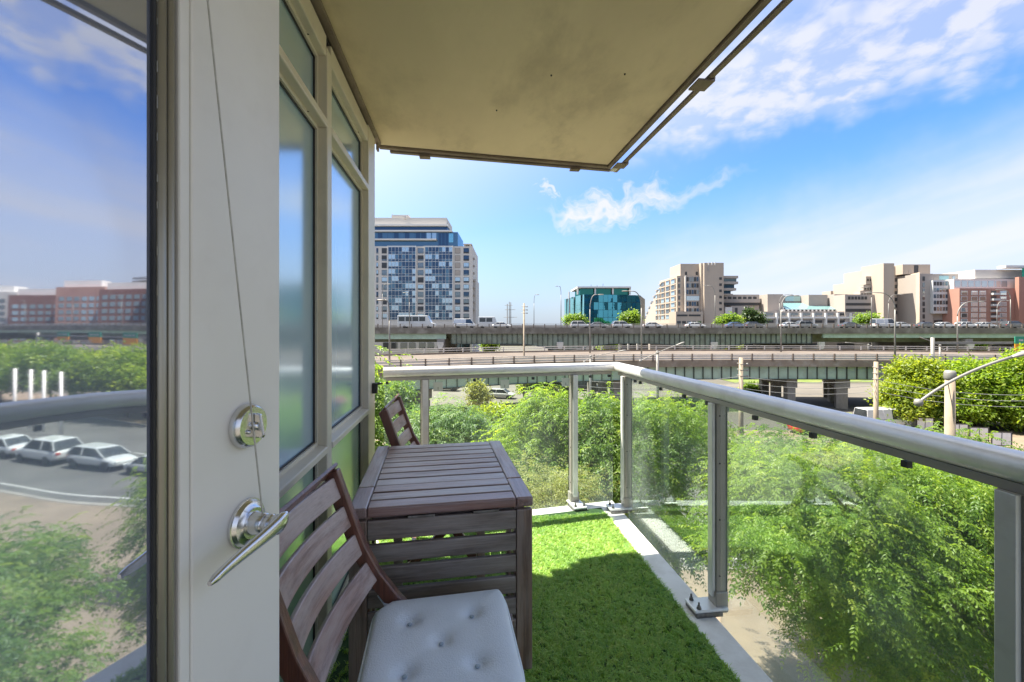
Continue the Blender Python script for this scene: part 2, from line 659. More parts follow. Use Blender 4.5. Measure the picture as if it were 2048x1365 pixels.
G_win2 = coated_glass('lower_window_glass', (0.86, 0.98, 0.92), (0.40, 0.60, 0.48), 0.36, 0.17, 0.0)  # green put into the body for mirrored grass and trees


def end_y(x):
    """the far edge of the balcony runs a little askew"""
    return 3.055 + 0.141 * (x + 0.0)


# ---- floor slab with its white painted border
fl = MB().prism([(-0.62, -0.9), (1.168, -0.9), (1.168, end_y(1.168) - 0.01), (-0.62, end_y(-0.62) - 0.01)], -0.24, -0.012)
fl = fl.build('balcony_floor', M_white, bevel=0.008)
tag(fl, 'white painted concrete balcony floor along the edge of the green turf', None, None, 'structure')

# ---- artificial turf
M_turf = leaf_mat('turf_blades', (0.135, 0.295, 0.058), (0.265, 0.440, 0.080), (0.41, 0.51, 0.14), 0.30)
M_turf_back = pm('turf_backing', (0.035, 0.085, 0.022), (0.022, 0.06, 0.015), 120, 0.9)


def build_turf():
    x0, x1, y0 = -0.48, 1.03, 0.55
    n = 290000
    rng = np.random.default_rng(3)
    # denser where the floor is nearer and in plain view
    px = rng.uniform(x0, x1, n)
    py = y0 + (end_y(0) - 0.1 - y0) * rng.random(n)
    ok = (py < end_y(px) - 0.135 + rng.normal(0, 0.004, n)) & ~((px < 0.20) & (py > 0.8) & (py < 2.25) & (rng.random(n) < 0.85))
    px, py = px[ok], py[ok]
    n = len(px)
    # blades stand in small tufts that lean their own way
    nt = n // 7
    tuft = np.minimum(np.arange(n) // 7, nt - 1)
    tx, ty = px[tuft * 7], py[tuft * 7]
    px = tx + rng.normal(0, 0.0042, n)
    py = ty + rng.normal(0, 0.0042, n)
    px = np.minimum(px, x1 + 0.004)
    patch = np.sin(px * 9 + np.sin(py * 5) * 2) * np.cos(py * 8 + np.sin(px * 6) * 1.7)
    tang = rng.uniform(0, 2 * np.pi, nt)[tuft]
    ang = tang + rng.normal(0, 0.55, n) + patch * 0.8
    ln = rng.uniform(0.017, 0.030, n)
    lean = rng.uniform(0.4, 1.6, nt)[tuft] * rng.uniform(0.75, 1.25, n)
    ttone = rng.normal(0, 0.24, nt)[tuft]
    wd = rng.uniform(0.0008, 0.0016, n)
    dx, dy = np.cos(ang), np.sin(ang)
    sx, sy = -dy, dx
    V = np.zeros((n, 5, 3))
    base = np.stack([px, py, np.full(n, -0.006)], 1)
    mid = base + np.stack([dx * ln * 0.28 * lean, dy * ln * 0.28 * lean, ln * 0.52], 1)
    drop = np.clip(1.0 - 0.42 * lean, 0.35, 1)
    tip = base + np.stack([dx * ln * 0.85 * lean, dy * ln * 0.85 * lean, ln * 0.52 + ln * 0.42 * drop * 0.8], 1)
    s = np.stack([sx * wd, sy * wd, np.zeros(n)], 1)
    V[:, 0] = base - s
    V[:, 1] = base + s
    V[:, 2] = mid + s
    V[:, 3] = mid - s
    V[:, 4] = tip
    idx = np.arange(n)[:, None] * 5
    tri = np.array([[0, 1, 2], [0, 2, 3], [3, 2, 4]])
    faces = (idx[:, None] + tri[None]).reshape(-1, 3)
    tone = np.repeat(np.clip(0.46 + ttone + 0.15 * rng.normal(0, 1, n) + 0.12 * patch, 0, 1), 5)
    o = tri_object('artificial_grass', V.reshape(-1, 3), faces, tone, M_turf)
    tag(o, 'bright green artificial grass covering the balcony floor', 'grass', None, 'stuff')
    b = MB().prism([(x0, -0.85), (x1, -0.85), (x1, end_y(x1) - 0.135), (x0, end_y(x0) - 0.135)], -0.011, -0.003)
    b.build('turf_backing', M_turf_back, o)


def tri_object(name, V, F, tone, mat, parent=None):
    me = bpy.data.meshes.new(name)
    nv, nf = len(V), len(F)
    me.vertices.add(nv)
    me.vertices.foreach_set('co', np.asarray(V, dtype=np.float32).ravel())
    me.loops.add(nf * 3)
    me.loops.foreach_set('vertex_index', np.asarray(F, dtype=np.int32).ravel())
    me.polygons.add(nf)
    me.polygons.foreach_set('loop_start', np.arange(0, nf * 3, 3, dtype=np.int32))
    try:
        me.polygons.foreach_set('loop_total', np.full(nf, 3, dtype=np.int32))
    except Exception:
        pass
    a = me.attributes.new('tone', 'FLOAT', 'POINT')
    a.data.foreach_set('value', np.asarray(tone, dtype=np.float32))
    me.materials.append(mat)
    me.update(calc_edges=True)
    me.validate()
    return link(name, me, parent)


build_turf()

# ---- the slab overhead
def soff_y(x):
    return 2.872 + 0.0977 * (x + 0.527)


cs = MB().prism([(-0.62, -0.9), (1.052, -0.9), (1.052, soff_y(1.052) - 0.045), (-0.62, soff_y(-0.62) - 0.045)], 2.462, 2.66)
cs = cs.build('balcony_ceiling', M_soffit, bevel=0.004)
tag(cs, 'stained tan concrete underside of the balcony above', None, None, 'structure')
tr = thing('ceiling_track', 'brown metal track rails fixed around the edge of the concrete ceiling', 'track', (1.1, 2.9, 2.46))


def in_parent(p, o):
    """keep world coordinates for a part of a thing that is not rotated"""
    o.location = -Vector(p.location)
    return o


fy = soff_y
t = MB()
t.prism([(-0.50, fy(-0.50) - 0.042), (1.054, fy(1.054) - 0.042), (1.054, fy(1.054) - 0.010), (-0.50, fy(-0.50) - 0.010)], 2.447, 2.60)
in_parent(tr, t.build('end_channel', M_bronze, tr, bevel=0.003))
t = MB()
t.prism([(-0.44, fy(-0.44) - 0.006), (1.09, fy(1.09) - 0.006), (1.09, fy(1.09) + 0.024), (-0.44, fy(-0.44) + 0.024)], 2.438, 2.475)
in_parent(tr, t.build('end_bar', M_bronze, tr, bevel=0.004))
t = MB().box(1.056, 1.084, -0.9, fy(1.07) - 0.006, 2.447, 2.60)
in_parent(tr, t.build('side_channel', M_bronze, tr, bevel=0.003))
t = MB().box(1.120, 1.146, -0.9, fy(1.12) + 0.02, 2.436, 2.453)
in_parent(tr, t.build('side_bar', M_bronze, tr, bevel=0.004))
for yy in (fy(1.12) - 0.13, 1.89, 0.9):
    t = MB().box(1.075, 1.156, yy - 0.045, yy + 0.045, 2.426, 2.4355).box(1.149, 1.157, yy - 0.045, yy + 0.045, 2.4355, 2.475)
    in_parent(tr, t.build('bracket', M_bronze, tr, bevel=0.002))
t = MB().box(1.080, 1.118, fy(1.1) - 0.085, fy(1.1) - 0.01, 2.43, 2.44)
in_parent(tr, t.build('corner_plate', M_rail, tr))
for xx in (-0.22, 0.82):
    t = MB().box(xx - 0.035, xx + 0.035, fy(xx) - 0.012, fy(xx) + 0.034, 2.424, 2.437)
    in_parent(tr, t.build('bracket', M_bronze, tr, bevel=0.002))
for (ax, ay) in ((0.12, 1.42), (0.42, 1.95), (0.75, 1.9), (0.2, 2.3), (-0.2, 1.25)):
    t = MB().lathe([(0.0035, 2.457), (0.0045, 2.463)], 8, 'z', (ax, ay, 0))
    o = t.build('anchor_stub', M_dark, cs)

# ---- window wall on the left
ww = thing('window_wall', 'tall framed window wall with frosted blue panes beside the table', 'window wall', (-0.5, 1.8, 0))
FX, GX = -0.50, -0.537


def wpart(name, mb, mat, bevel=0.004, smooth=False):
    return in_parent(ww, mb.build(name, mat, ww, bevel=bevel, smooth=smooth))


mull = [(-0.02, 0.04), (0.90, 0.96), (1.745, 1.805)]
for a, b in mull:
    wpart('mullion', MB().box(GX - 0.01, FX, a, b, -0.01, 2.385), M_frame)
wpart('corner_post', MB().box(-0.72, FX, 2.514, 2.70, -0.2, 2.445), M_frame)
spans = [(-0.85, -0.02), (0.04, 0.90), (0.96, 1.745), (1.805, 2.514)]
for a, b in spans:
    wpart('head', MB().box(GX - 0.01, FX - 0.003, a + 0.001, b - 0.001, 2.350, 2.430), M_frame)
    wpart('transom', MB().box(GX - 0.01, FX + 0.002, a + 0.001, b - 0.001, 2.076, 2.106), M_frame)
    wpart('sill', MB().extr([(GX - 0.01, 0.828), (FX + 0.004, 0.828), (FX + 0.004, 0.853), (GX - 0.01, 0.861)], 'y', a + 0.001, b - 0.001), M_frame)
    wpart('bottom_rail', MB().box(GX - 0.01, FX - 0.003, a + 0.001, b - 0.001, -0.01, 0.075), M_frame)
    for (z0, z1, gm, nm) in ((2.106, 2.350, G_win, 'pane'), (0.859, 2.076, G_win, 'pane'), (0.075, 0.828, G_win2, 'pane')):
        p = wpart(nm, MB().box(GX - 0.016, GX - 0.010, a + 0.001, b - 0.001, z0 - 0.01, z1 + 0.01), gm, 0)
        e = 0.0135
        bd = MB()
        bd.box(GX - 0.0098, GX + 0.004, a + 0.001, b - 0.001, z0, z0 + e)
        bd.box(GX - 0.0098, GX + 0.004, a + 0.001, b - 0.001, z1 - e, z1)
        bd.box(GX - 0.0098, GX + 0.004, b - 0.001 - e, b - 0.001, z0 + e, z1 - e)
        bd.box(GX - 0.0098, GX + 0.004, a + 0.001, a + 0.001 + e, z0 + e, z1 - e)
        q = bd.build('glazing_bead', M_frame, p)
        gk = MB()
        i = e + 0.005
        gk.box(GX - 0.0098, GX - 0.004, a + e, b - e, z0 + e, z0 + i)
        gk.box(GX - 0.0098, GX - 0.004, a + e, b - e, z1 - i, z1 - e)
        gk.box(GX - 0.0098, GX - 0.004, b - i - 0.001, b - e - 0.001, z0 + i, z1 - i)
        gk.box(GX - 0.0098, GX - 0.004, a + e + 0.001, a + i + 0.001, z0 + i, z1 - i)
        gk.build('gasket', M_dark, p)
# dark faces of the mullions' cheeks towards the door, and the shadow gap with its trim under the ceiling
wpart('trim', MB().box(-0.512, -0.478, -0.9, 2.79, 2.446, 2.461), M_bronze, 0.003)
wpart('shadow_gap', MB().box(GX, FX - 0.012, -0.9, 2.70, 2.430, 2.461), M_dark, 0)
wpart('end_clip', MB().box(-0.505, -0.492, 2.76, 2.80, 2.405, 2.461), M_bronze, 0.002)
for (yy, zz) in ((1.62, 2.352), (1.62, 2.078), (2.40, 2.352)):
    wpart('screw', MB().lathe([(0.0035, zz - 0.003), (0.0035, zz)], 8, 'z', (-0.53, yy, 0)), M_dark, 0)
wpart('inner_wall', MB().prism([(-6.0, -6.0), (GX - 0.03, -6.0), (GX - 0.03, 2.60), (-6.0, 2.60)], GZ, 24.0), M_inner, 0)  # unseen building body, a box added to block light and cast shade
wpart('rail_fixing', MB().box(-0.498, -0.470, 2.60, 2.63, 0.925, 0.985).box(-0.47, -0.44, 2.612, 2.62, 0.975, 0.985), M_dark, 0.002)

# ---- open glass door
DA = math.atan2(0.2498, 0.9667)
gd = thing('glass_door', 'open cream framed glass door reflecting the street, with lever handle', 'door', (-0.2826, 0.7339, 0), math.pi / 2 - DA)
# local x runs towards the latch edge (0), local -y is the face we see


def dpart(name, mb, mat, parent=None, bevel=0.0015, smooth=False, auto=None):
    return mb.build(name, mat, parent or gd, bevel=bevel, smooth=smooth, auto=auto)


TH = 0.046
dpart('stile', MB().box(-0.1645, 0, 0, TH, 0.02, 2.25), M_door, bevel=0.003)
dpart('stile_strip', MB().box(-0.1805, -0.1665, 0.0, TH - 0.004, 0.02, 2.25), M_door, bevel=0.002)
dpart('stile_groove', MB().box(-0.1665, -0.1645, 0.004, TH - 0.004, 0.02, 2.25), M_frame_in, bevel=0)
dpart('bead_groove', MB().box(-0.1842, -0.1805, 0.007, TH - 0.006, 0.02, 2.25), M_frame_in, bevel=0)
b = MB().tube([(-0.1886, 0.0045, 0.05), (-0.1886, 0.0045, 2.22)], 0.0044, 12)
dpart('glazing_bead', b, M_bead, bevel=0, smooth=True)
b = MB().tube([(-0.1988, 0.0062, 0.05), (-0.1988, 0.0062, 2.22)], 0.0057, 12)
dpart('glazing_bead', b, M_bead, bevel=0, smooth=True)
b = MB().box(-0.2082, -0.2043, 0.0052, 0.0098, 0.15, 2.15)
dpart('gasket', b, M_dark, bevel=0.001)
gm_ = MB()
rr = random.Random(4)
for k in range(46):
    z = 0.3 + k * 0.042 + rr.uniform(-0.01, 0.01)
    gm_.box(-0.2052, -0.2044, 0.0040, 0.0052, z, z + rr.uniform(0.006, 0.018))
dpart('sealant_bits', gm_, M_bead, bevel=0)
dpart('hinge_stile', MB().box(-0.92, -0.76, 0, TH, 0.02, 2.25), M_door, bevel=0.003)
dpart('bottom_rail', MB().box(-0.759, -0.187, 0.001, TH - 0.002, 0.02, 0.20), M_door, bevel=0.003)
dpart('top_rail', MB().box(-0.759, -0.187, 0.001, TH - 0.002, 2.12, 2.25), M_door, bevel=0.003)
dpart('pane', MB().box(-0.757, -0.2050, 0.0100, 0.0125, 0.195, 2.125), G_door, bevel=0)
# deadbolt
dz = 1.170
db = dpart('deadbolt', MB().lathe([(0.0315, 0.0), (0.0315, -0.004), (0.0290, -0.0115), (0.0265, -0.0135), (0.0, -0.0136)][::-1], 40, 'y', (-0.075, 0, dz)), M_chrome, smooth=True, bevel=0, auto=35)
dpart('thumb_turn', MB().extr([(-0.0138, dz - 0.017), (-0.0262, dz - 0.0175), (-0.0282, dz - 0.013), (-0.0225, dz + 0.017), (-0.0138, dz + 0.018)], 'x', -0.0755, -0.0700), M_chrome, db, 0.0018)
dpart('spindle', MB().lathe([(0.0, -0.0205), (0.006, -0.020), (0.006, -0.0134)], 16, 'y', (-0.0735, 0, dz)), M_chrome, db, 0, True)
dpart('screw', MB().lathe([(0.0, -0.0168), (0.003, -0.0163), (0.0034, -0.0134)], 12, 'y', (-0.0865, 0, dz - 0.006)), M_chrome, db, 0, True)
# lever handle
hz = 1.032
hd = dpart('handle', MB().lathe([(0.0, -0.0142), (0.021, -0.0140), (0.024, -0.0110), (0.0285, -0.0095), (0.0315, -0.0045), (0.0335, -0.004), (0.0335, 0.0)], 44, 'y', (-0.075, 0, hz)), M_chrome, smooth=True, bevel=0, auto=35)
prof = [(0.0, -0.0560), (0.0105, -0.0555), (0.0130, -0.0530), (0.0133, -0.0450), (0.0126, -0.0442), (0.0126, -0.0430), (0.0135, -0.0420),
        (0.0135, -0.0340), (0.0128, -0.0332), (0.0128, -0.0320), (0.0140, -0.0310), (0.0142, -0.0230), (0.0165, -0.0140)]
dpart('neck', MB().lathe(prof, 28, 'y', (-0.075, 0, hz)), M_chrome, hd, 0, True, 50)


def lever_mesh():
    mb = MB()
    n, secs = 16, []
    for i in range(15):
        t_ = i / 14.0
        x = -0.063 - 0.128 * t_
        z = hz + 0.006 - 0.022 * t_
        y = -0.0545 + 0.012 * math.sin(t_ * 2.2) * t_ - 0.004 * t_
        h = 0.0125 * (1 - 0.62 * t_ ** 0.8)
        w = 0.0068 * (1 - 0.30 * t_)
        if i == 0:
            h, w = 0.0085, 0.004
        if i == 14:
            h, w = h * 0.55, w * 0.6
        secs.append((x, y, z, w, h))
    o = 0
    for (x, y, z, w, h) in secs:
        for k in range(n):
            a = 2 * math.pi * k / n
            c, s = math.cos(a), math.sin(a)
            mb.v.append((x, y + w * math.copysign(abs(c) ** 0.75, c), z + h * math.copysign(abs(s) ** 0.85, s)))
    for i in range(len(secs) - 1):
        for k in range(n):
            k2 = (k + 1) % n
            mb.f.append((i * n + k, i * n + k2, (i + 1) * n + k2, (i + 1) * n + k))
    mb.f.append(tuple(reversed(range(n))))
    e = (len(secs) - 1) * n
    mb.f.append(tuple(e + k for k in range(n)))
    return mb


dpart('lever', lever_mesh(), M_chrome, hd, 0, True, 60)


def on_door(x, y, z):
    v = Matrix.Rotation(math.pi / 2 - DA, 3, 'Z') @ Vector((x, y, z))
    return v + Vector(gd.location)


pts = []
for i in range(25):
    t_ = i / 24.0
    x = -0.1815 + (0.1815 - 0.079) * t_ ** 1.05
    z = 1.98 - (1.98 - 1.045) * t_
    pts.append(on_door(x, -0.006 - 0.024 * t_, z))
for i in range(1, 8):
    a = i / 7 * math.pi
    pts.append(on_door(-0.079 + 0.015 * (1 - math.cos(a)) * 0.25, -0.030 - 0.004 * math.sin(a), 1.045 - 0.03 * i / 7))
cd = MB().tube(pts, 0.0011, 6).build('door_cord', M_cord, None, smooth=True)
tag(cd, 'thin pale cord hanging down the cream door frame to the lever handle', 'cord')

# ---- glass railing
gr = thing('glass_railing', 'glass balcony railing with rounded grey metal handrail turning the corner', 'railing', (1.2, 3.2, 0))
RX = 1.2
E0, E1 = Vector((-0.50, 2.965, 0)), Vector((RX, 3.205, 0))
edir = (E1 - E0).normalized()


def rpart(name, mb, mat, parent=None, bevel=0.0, smooth=False, auto=None, seg=2):
    o = mb.build(name, mat, parent or gr, bevel=bevel, smooth=smooth, auto=auto, seg=seg)
    if parent is None:
        o.location = -Vector(gr.location)
    return o


def rail_profile(n=22):
    out = []
    for k in range(n):
        a = 2 * math.pi * k / n
        c, s = math.cos(a), math.sin(a)
        out.append((0.036 * math.copysign(abs(c) ** 0.8, c), 0.033 * math.copysign(abs(s) ** 0.85, s)))
    return out


def sweep_rail(p, q, cut_p, cut_q, zc):
    """rail between p and q, ends cut by planes whose normals are given"""
    mb = MB()
    p, q = Vector(p), Vector(q)
    t_ = (q - p).normalized()
    s = Vector((t_.y, -t_.x, 0))
    pr = rail_profile()
    n = len(pr)
    for c, nn in ((p, cut_p), (q, cut_q)):
        for a, b_ in pr:
            off = s * a
            sh = -(off.dot(nn)) / (t_.dot(nn)) if nn is not None else 0.0
            v = c + off + t_ * sh
            mb.v.append((v.x, v.y, zc + b_))
    for k in range(n):
        k2 = (k + 1) % n
        mb.f.append((k, k2, n + k2, n + k))
    mb.f.append(tuple(reversed(range(n))))
    mb.f.append(tuple(range(n, 2 * n)))
    return mb


side_dir = Vector((0, -1, 0))
mit = (edir + side_dir).normalized()          # mitre plane normal at the corner
ZR = 1.010
rpart('handrail', sweep_rail(E0 + edir * 0.005, E1, edir, mit, ZR), M_rail, None, 0, True, 50)
rpart('handrail', sweep_rail(E1, Vector((RX, -0.9, 0)), mit, side_dir, ZR), M_rail, None, 0, True, 50)
# glazing channel under the rail
sn = Vector((edir.y, -edir.x, 0))
rpart('glazing_channel', MB().bar(E0 + edir * 0.02 + Vector((0, 0, 0.966)), E1 - edir * 0.05 + Vector((0, 0, 0.966)), 0.030, 0.022), M_post, None, 0.002)
rpart('glazing_channel', MB().box(RX - 0.015, RX + 0.015, -0.9, 3.14, 0.955, 0.977), M_post, None, 0.002)


def post(c, ax, inward):
    """c: foot point, ax: direction along the rail, inward: towards the floor"""
    c, ax, inw = Vector(c), Vector(ax), Vector(inward)

    def blk(a0, a1, b0, b1, z0, z1):
        mb = MB()
        vs = []
        for z in (z0, z1):
            for a, b_ in ((a0, b0), (a1, b0), (a1, b1), (a0, b1)):
                v = c + ax * a + inw * b_
                vs.append((v.x, v.y, z))
        mb.add(vs, [(0, 3, 2, 1), (4, 5, 6, 7), (0, 1, 5, 4), (1, 2, 6, 5), (2, 3, 7, 6), (3, 0, 4, 7)])
        return mb
    po = rpart('post', blk(-0.026, 0.026, -0.030, 0.018, 0.085, 0.956), M_post, None, 0.003)
    rpart('post_fin', blk(-0.019, 0.019, 0.0185, 0.034, 0.060, 0.956), M_rail, po, 0.002)
    rpart('post_gasket', blk(-0.030, 0.030, -0.034, -0.0305, 0.085, 0.95), M_dark, po, 0.0)
    for z in (0.16, 0.42, 0.68, 0.90):
        for sgn in (-1, 1):
            v = c + ax * (sgn * 0.0262) + inw * 0.002
            vv = c + ax * (sgn * 0.0285) + inw * 0.002
            rpart('screw', MB().tube([(v.x, v.y, z), (vv.x, vv.y, z)], 0.0036, 8), M_dark, po)
    bp = rpart('base_shoe', blk(-0.034, 0.034, -0.036, 0.024, -0.008, 0.088), M_post, None, 0.004)
    mb = blk(-0.050, 0.050, -0.03, 0.135, 0.008, 0.022)
    rpart('base_plate', mb, M_rail, bp, 0.006)
    mb = blk(-0.050, 0.050, 0.0, 0.128, -0.0125, 0.0078)
    rpart('shim', mb, M_bolt, bp, 0.002)
    for sgn in (-1, 1):
        v = c + ax * (sgn * 0.033) + inw * 0.108
        rpart('bolt', MB().lathe([(0.011, 0.022), (0.011, 0.026), (0.0085, 0.0262), (0.0085, 0.034), (0.0045, 0.0345), (0.0045, 0.050), (0.0, 0.0502)], 8, 'z', (v.x, v.y, 0)), M_bolt, bp)
    return po


sy = [3.02, 1.905, 0.80, -0.32]
for y in sy:
    post((RX, y, 0), (0, 1, 0), (-1, 0, 0))
ex = [-0.226, 0.851]
einw = Vector((edir.y, -edir.x, 0))
for x in ex:
    c = E0 + edir * ((x - E0.x) / edir.x)
    post((c.x, c.y, 0), edir, einw)


def glass(a, b_, z0=-0.10, z1=0.958, clips=()):
    """a pane between plan points a and b_"""
    a, b_ = Vector((*a, 0)), Vector((*b_, 0))
    t_ = (b_ - a).normalized()
    s = Vector((-t_.y, t_.x, 0)) * 0.005
    vs = []
    for z in (z0, z1):
        for q in (a - s, b_ - s, b_ + s, a + s):
            vs.append((q.x, q.y, z))
    mb = MB().add(vs, [(0, 3, 2, 1), (4, 5, 6, 7), (0, 1, 5, 4), (1, 2, 6, 5), (2, 3, 7, 6), (3, 0, 4, 7)])
    g = rpart('glass_pane', mb, G_rail)
    for f in clips:
        c = a + (b_ - a) * f
        rpart('clip', MB().bar((c.x - t_.x * 0.009, c.y - t_.y * 0.009, 0.940), (c.x + t_.x * 0.009, c.y + t_.y * 0.009, 0.940), 0.016, 0.018), M_dark, g)
    return g


gx = RX + 0.004
ys = [3.02, 1.905, 0.80, -0.32]
glass((gx, ys[0] - 0.03), (gx, ys[1] + 0.03), clips=(0.12, 0.2, 0.48, 0.74, 0.95))
glass((gx, ys[1] - 0.03), (gx, ys[2] + 0.03), clips=(0.22, 0.5, 0.8))
glass((gx, ys[2] - 0.03), (gx, ys[3] + 0.03), clips=(0.3, 0.7))


def on_end(x):
    c = E0 + edir * ((x - E0.x) / edir.x)
    return (c.x, c.y)


eo = 0.004
g1 = glass(on_end(-0.49), on_end(ex[0] - 0.032), clips=(0.08,))
g2 = glass(on_end(ex[0] + 0.032), on_end(ex[1] - 0.032), clips=(0.30, 0.72))
g3 = glass(on_end(ex[1] + 0.032), on_end(1.165), clips=(0.35, 0.9))
M_label = pm('sticker', (0.74, 0.76, 0.66), (0.70, 0.72, 0.62), 5, 0.6)
M_mark = pm('sticker_mark', (0.12, 0.14, 0.12), None, 5, 0.6)
for gp, xs in ((g2, (-0.14, 0.325, 0.785)),):
    for x in xs:
        c = Vector((*on_end(x), 0)) + einw * 0.0055
        a = c - edir * 0.032
        b_ = c + edir * 0.032
        rpart('sticker', MB().bar((a.x, a.y, 0.905), (b_.x, b_.y, 0.905), 0.0012, 0.062), M_label, gp, 0.0005)
        c2 = c + einw * 0.0009 - Vector((0, 0, 0.01))
        rpart('sticker_mark', MB().bar((c2.x, c2.y, 0.884), (c2.x, c2.y, 0.902), 0.003, 0.0012, (edir.y, -edir.x, 0)), M_mark, gp)

# ---- drop-leaf table
W_x = wood('table_wood_cross', 'x')
W_y = wood('table_wood_long', 'y')
W_z = wood('table_wood_up', 'z', fg=0.5)
W_leaf = wood('table_leaf_wood', 'x', (0.20, 0.15, 0.125), (0.09, 0.062, 0.052), (0.32, 0.285, 0.265), 0.85, 0.5)
W_red = wood('red_wood', 'z', (0.17, 0.055, 0.033), (0.085, 0.026, 0.017), (0.13, 0.06, 0.045), 0.3, 0.33)
W_edge = wood('table_edge_wood', 'x', (0.24, 0.10, 0.075), (0.12, 0.045, 0.035), (0.33, 0.24, 0.24), 0.55, 0.30)
W_edge_y = wood('table_edge_wood_long', 'y', (0.24, 0.11, 0.085), (0.12, 0.05, 0.04), (0.34, 0.27, 0.27), 0.65, 0.30)
tb = thing('drop_leaf_table', 'dark brown slatted wooden drop-leaf table with its near leaf hanging down', 'table', (-0.072, 1.885, 0), R(3.3))
TZ = 0.712


def tpart(name, mb, mat, bevel=0.004, seg=3, parent=None):
    return mb.build(name, mat, parent or tb, bevel=bevel, seg=seg)


hy = -0.185                                   # hinge line between the fixed part and the raised leaf
for s in (-1, 1):
    x0, x1 = (s * 0.312, s * 0.252) if s < 0 else (0.252, 0.312)
    tpart('side_board', MB().box(min(x0, x1), max(x0, x1), -0.388, hy - 0.002, TZ - 0.034, TZ), W_edge_y, 0.006)
    tpart('side_board', MB().box(min(x0, x1), max(x0, x1), hy + 0.002, 0.388, TZ - 0.030, TZ), W_y, 0.006)
pitch = 0.0706
for k in range(11):
    y0 = -0.388 + k * pitch
    g0, g1_ = 0.0055, 0.0055
    if k == 2:
        g1_ = 0.0006
    if k == 3:
        g0 = 0.0006
    if k == 0:
        g0 = 0
    m_ = W_edge if k == 0 else W_x
    tpart('slat', MB().box(-0.2505, 0.2505, y0 + g0, y0 + pitch - g1_, TZ - (0.034 if k == 0 else 0.022), TZ - (0.0 if k == 0 else 0.0015)), m_, 0.006 if k == 0 else 0.0035)
# under-frame of the fixed part
tpart('apron', MB().box(-0.24, 0.24, -0.352, -0.330, 0.60, 0.674), W_x)
tpart('apron', MB().box(-0.24, 0.24, -0.225, -0.203, 0.60, 0.674), W_x)
for s in (-1, 1):
    for y in (-0.34, -0.214):
        tpart('leg', MB().box(s * 0.265 - 0.02, s * 0.265 + 0.02, y - 0.025, y + 0.025, 0.008, 0.676), W_z)
    tpart('foot_rail', MB().box(s * 0.265 - 0.018, s * 0.265 + 0.018, -0.318, -0.236, 0.10, 0.15), W_y)
for s, yy in ((-1, 0.26), (1, 0.30)):
    tpart('gate_leg', MB().box(s * 0.20 - 0.02, s * 0.20 + 0.02, yy - 0.022, yy + 0.022, 0.008, 0.678), W_z)
    tpart('gate_rail', MB().box(s * 0.20 - 0.012, s * 0.20 + 0.012, -0.20, yy - 0.023, 0.60, 0.66), W_y)
# the hanging leaf
ly0, ly1 = -0.384, -0.362
for s in (-1, 1):
    tpart('leaf_stile', MB().box(s * 0.310 if s < 0 else 0.253, -0.253 if s < 0 else 0.310, ly0, ly1, 0.100, 0.668), W_z, 0.004)
z = 0.666
hs = [0.066] + [0.060] * 6
for i, h in enumerate(hs):
    tpart('leaf_slat', MB().box(-0.2515, 0.2515, ly0 + 0.002, ly1 - 0.002, z - h, z), W_leaf, 0.004)
    z -= h + 0.0155
tpart('hinge', MB().box(-0.12, -0.03, -0.389, -0.362, 0.6685, 0.6765), M_bolt, 0.001)
tpart('hinge', MB().box(0.10, 0.19, -0.389, -0.362, 0.6685, 0.6765), M_bolt, 0.001)


# ---- folding chairs
W_slat = wood('chair_slat_wood', 'y', (0.38, 0.24, 0.195), (0.19, 0.105, 0.082), (0.50, 0.42, 0.395), 0.85, 0.32)  # slats coloured paler for the sheen of sky on their fronts
W_slat_x = wood('chair_seat_wood', 'y', (0.16, 0.08, 0.06), (0.09, 0.04, 0.03), (0.2, 0.16, 0.15), 0.5, 0.4)


def rail_board(poly, y0, y1, depth):
    """a board that follows a polyline in x-z, y0..y1 wide, depth across"""
    mb = MB()
    pts = [Vector((p[0], 0, p[1])) for p in poly]
    o = 0
    n = len(pts)
    for i, p in enumerate(pts):
        if i == 0:
            t_ = pts[1] - p
        elif i == n - 1:
            t_ = p - pts[i - 1]
        else:
            t_ = (pts[i + 1] - p).normalized() + (p - pts[i - 1]).normalized()
        t_.normalize()
        nn = Vector((t_.z, 0, -t_.x))
        for yy, a in ((y0, -1), (y1, -1), (y1, 1), (y0, 1)):
            v = p + nn * (a * depth / 2)
            mb.v.append((v.x, yy, v.z))
    for i in range(n - 1):
        for k in range(4):
            k2 = (k + 1) % 4
            mb.f.append((i * 4 + k, i * 4 + k2, (i + 1) * 4 + k2, (i + 1) * 4 + k))
    mb.f.append((3, 2, 1, 0))
    e = (n - 1) * 4
    mb.f.append((e, e + 1, e + 2, e + 3))
    return mb


def curved_slat(cx, cz, tx, tz, half, h, th, bow):
    """back slat: centre (cx, cz) at the rails, (tx, tz) its upward direction, bowed backwards"""
    mb = MB()
    n = 14
    nx, nz = tz, -tx                            # forward-facing normal
    for i in range(n + 1):
        f = -1 + 2 * i / n
        y = f * half
        b_ = -bow * (1 - f * f)
        for a, c in ((-1, -1), (1, -1), (1, 1), (-1, 1)):
            mb.v.append((cx + tx * a * h / 2 + nx * (b_ + c * th / 2), y, cz + tz * a * h / 2 + nz * (b_ + c * th / 2)))
    for i in range(n):
        for k in range(4):
            k2 = (k + 1) % 4
            mb.f.append((i * 4 + k, (i + 1) * 4 + k, (i + 1) * 4 + k2, i * 4 + k2))
    mb.f.append((0, 1, 2, 3))
    e = n * 4
    mb.f.append((e + 3, e + 2, e + 1, e))
    return mb


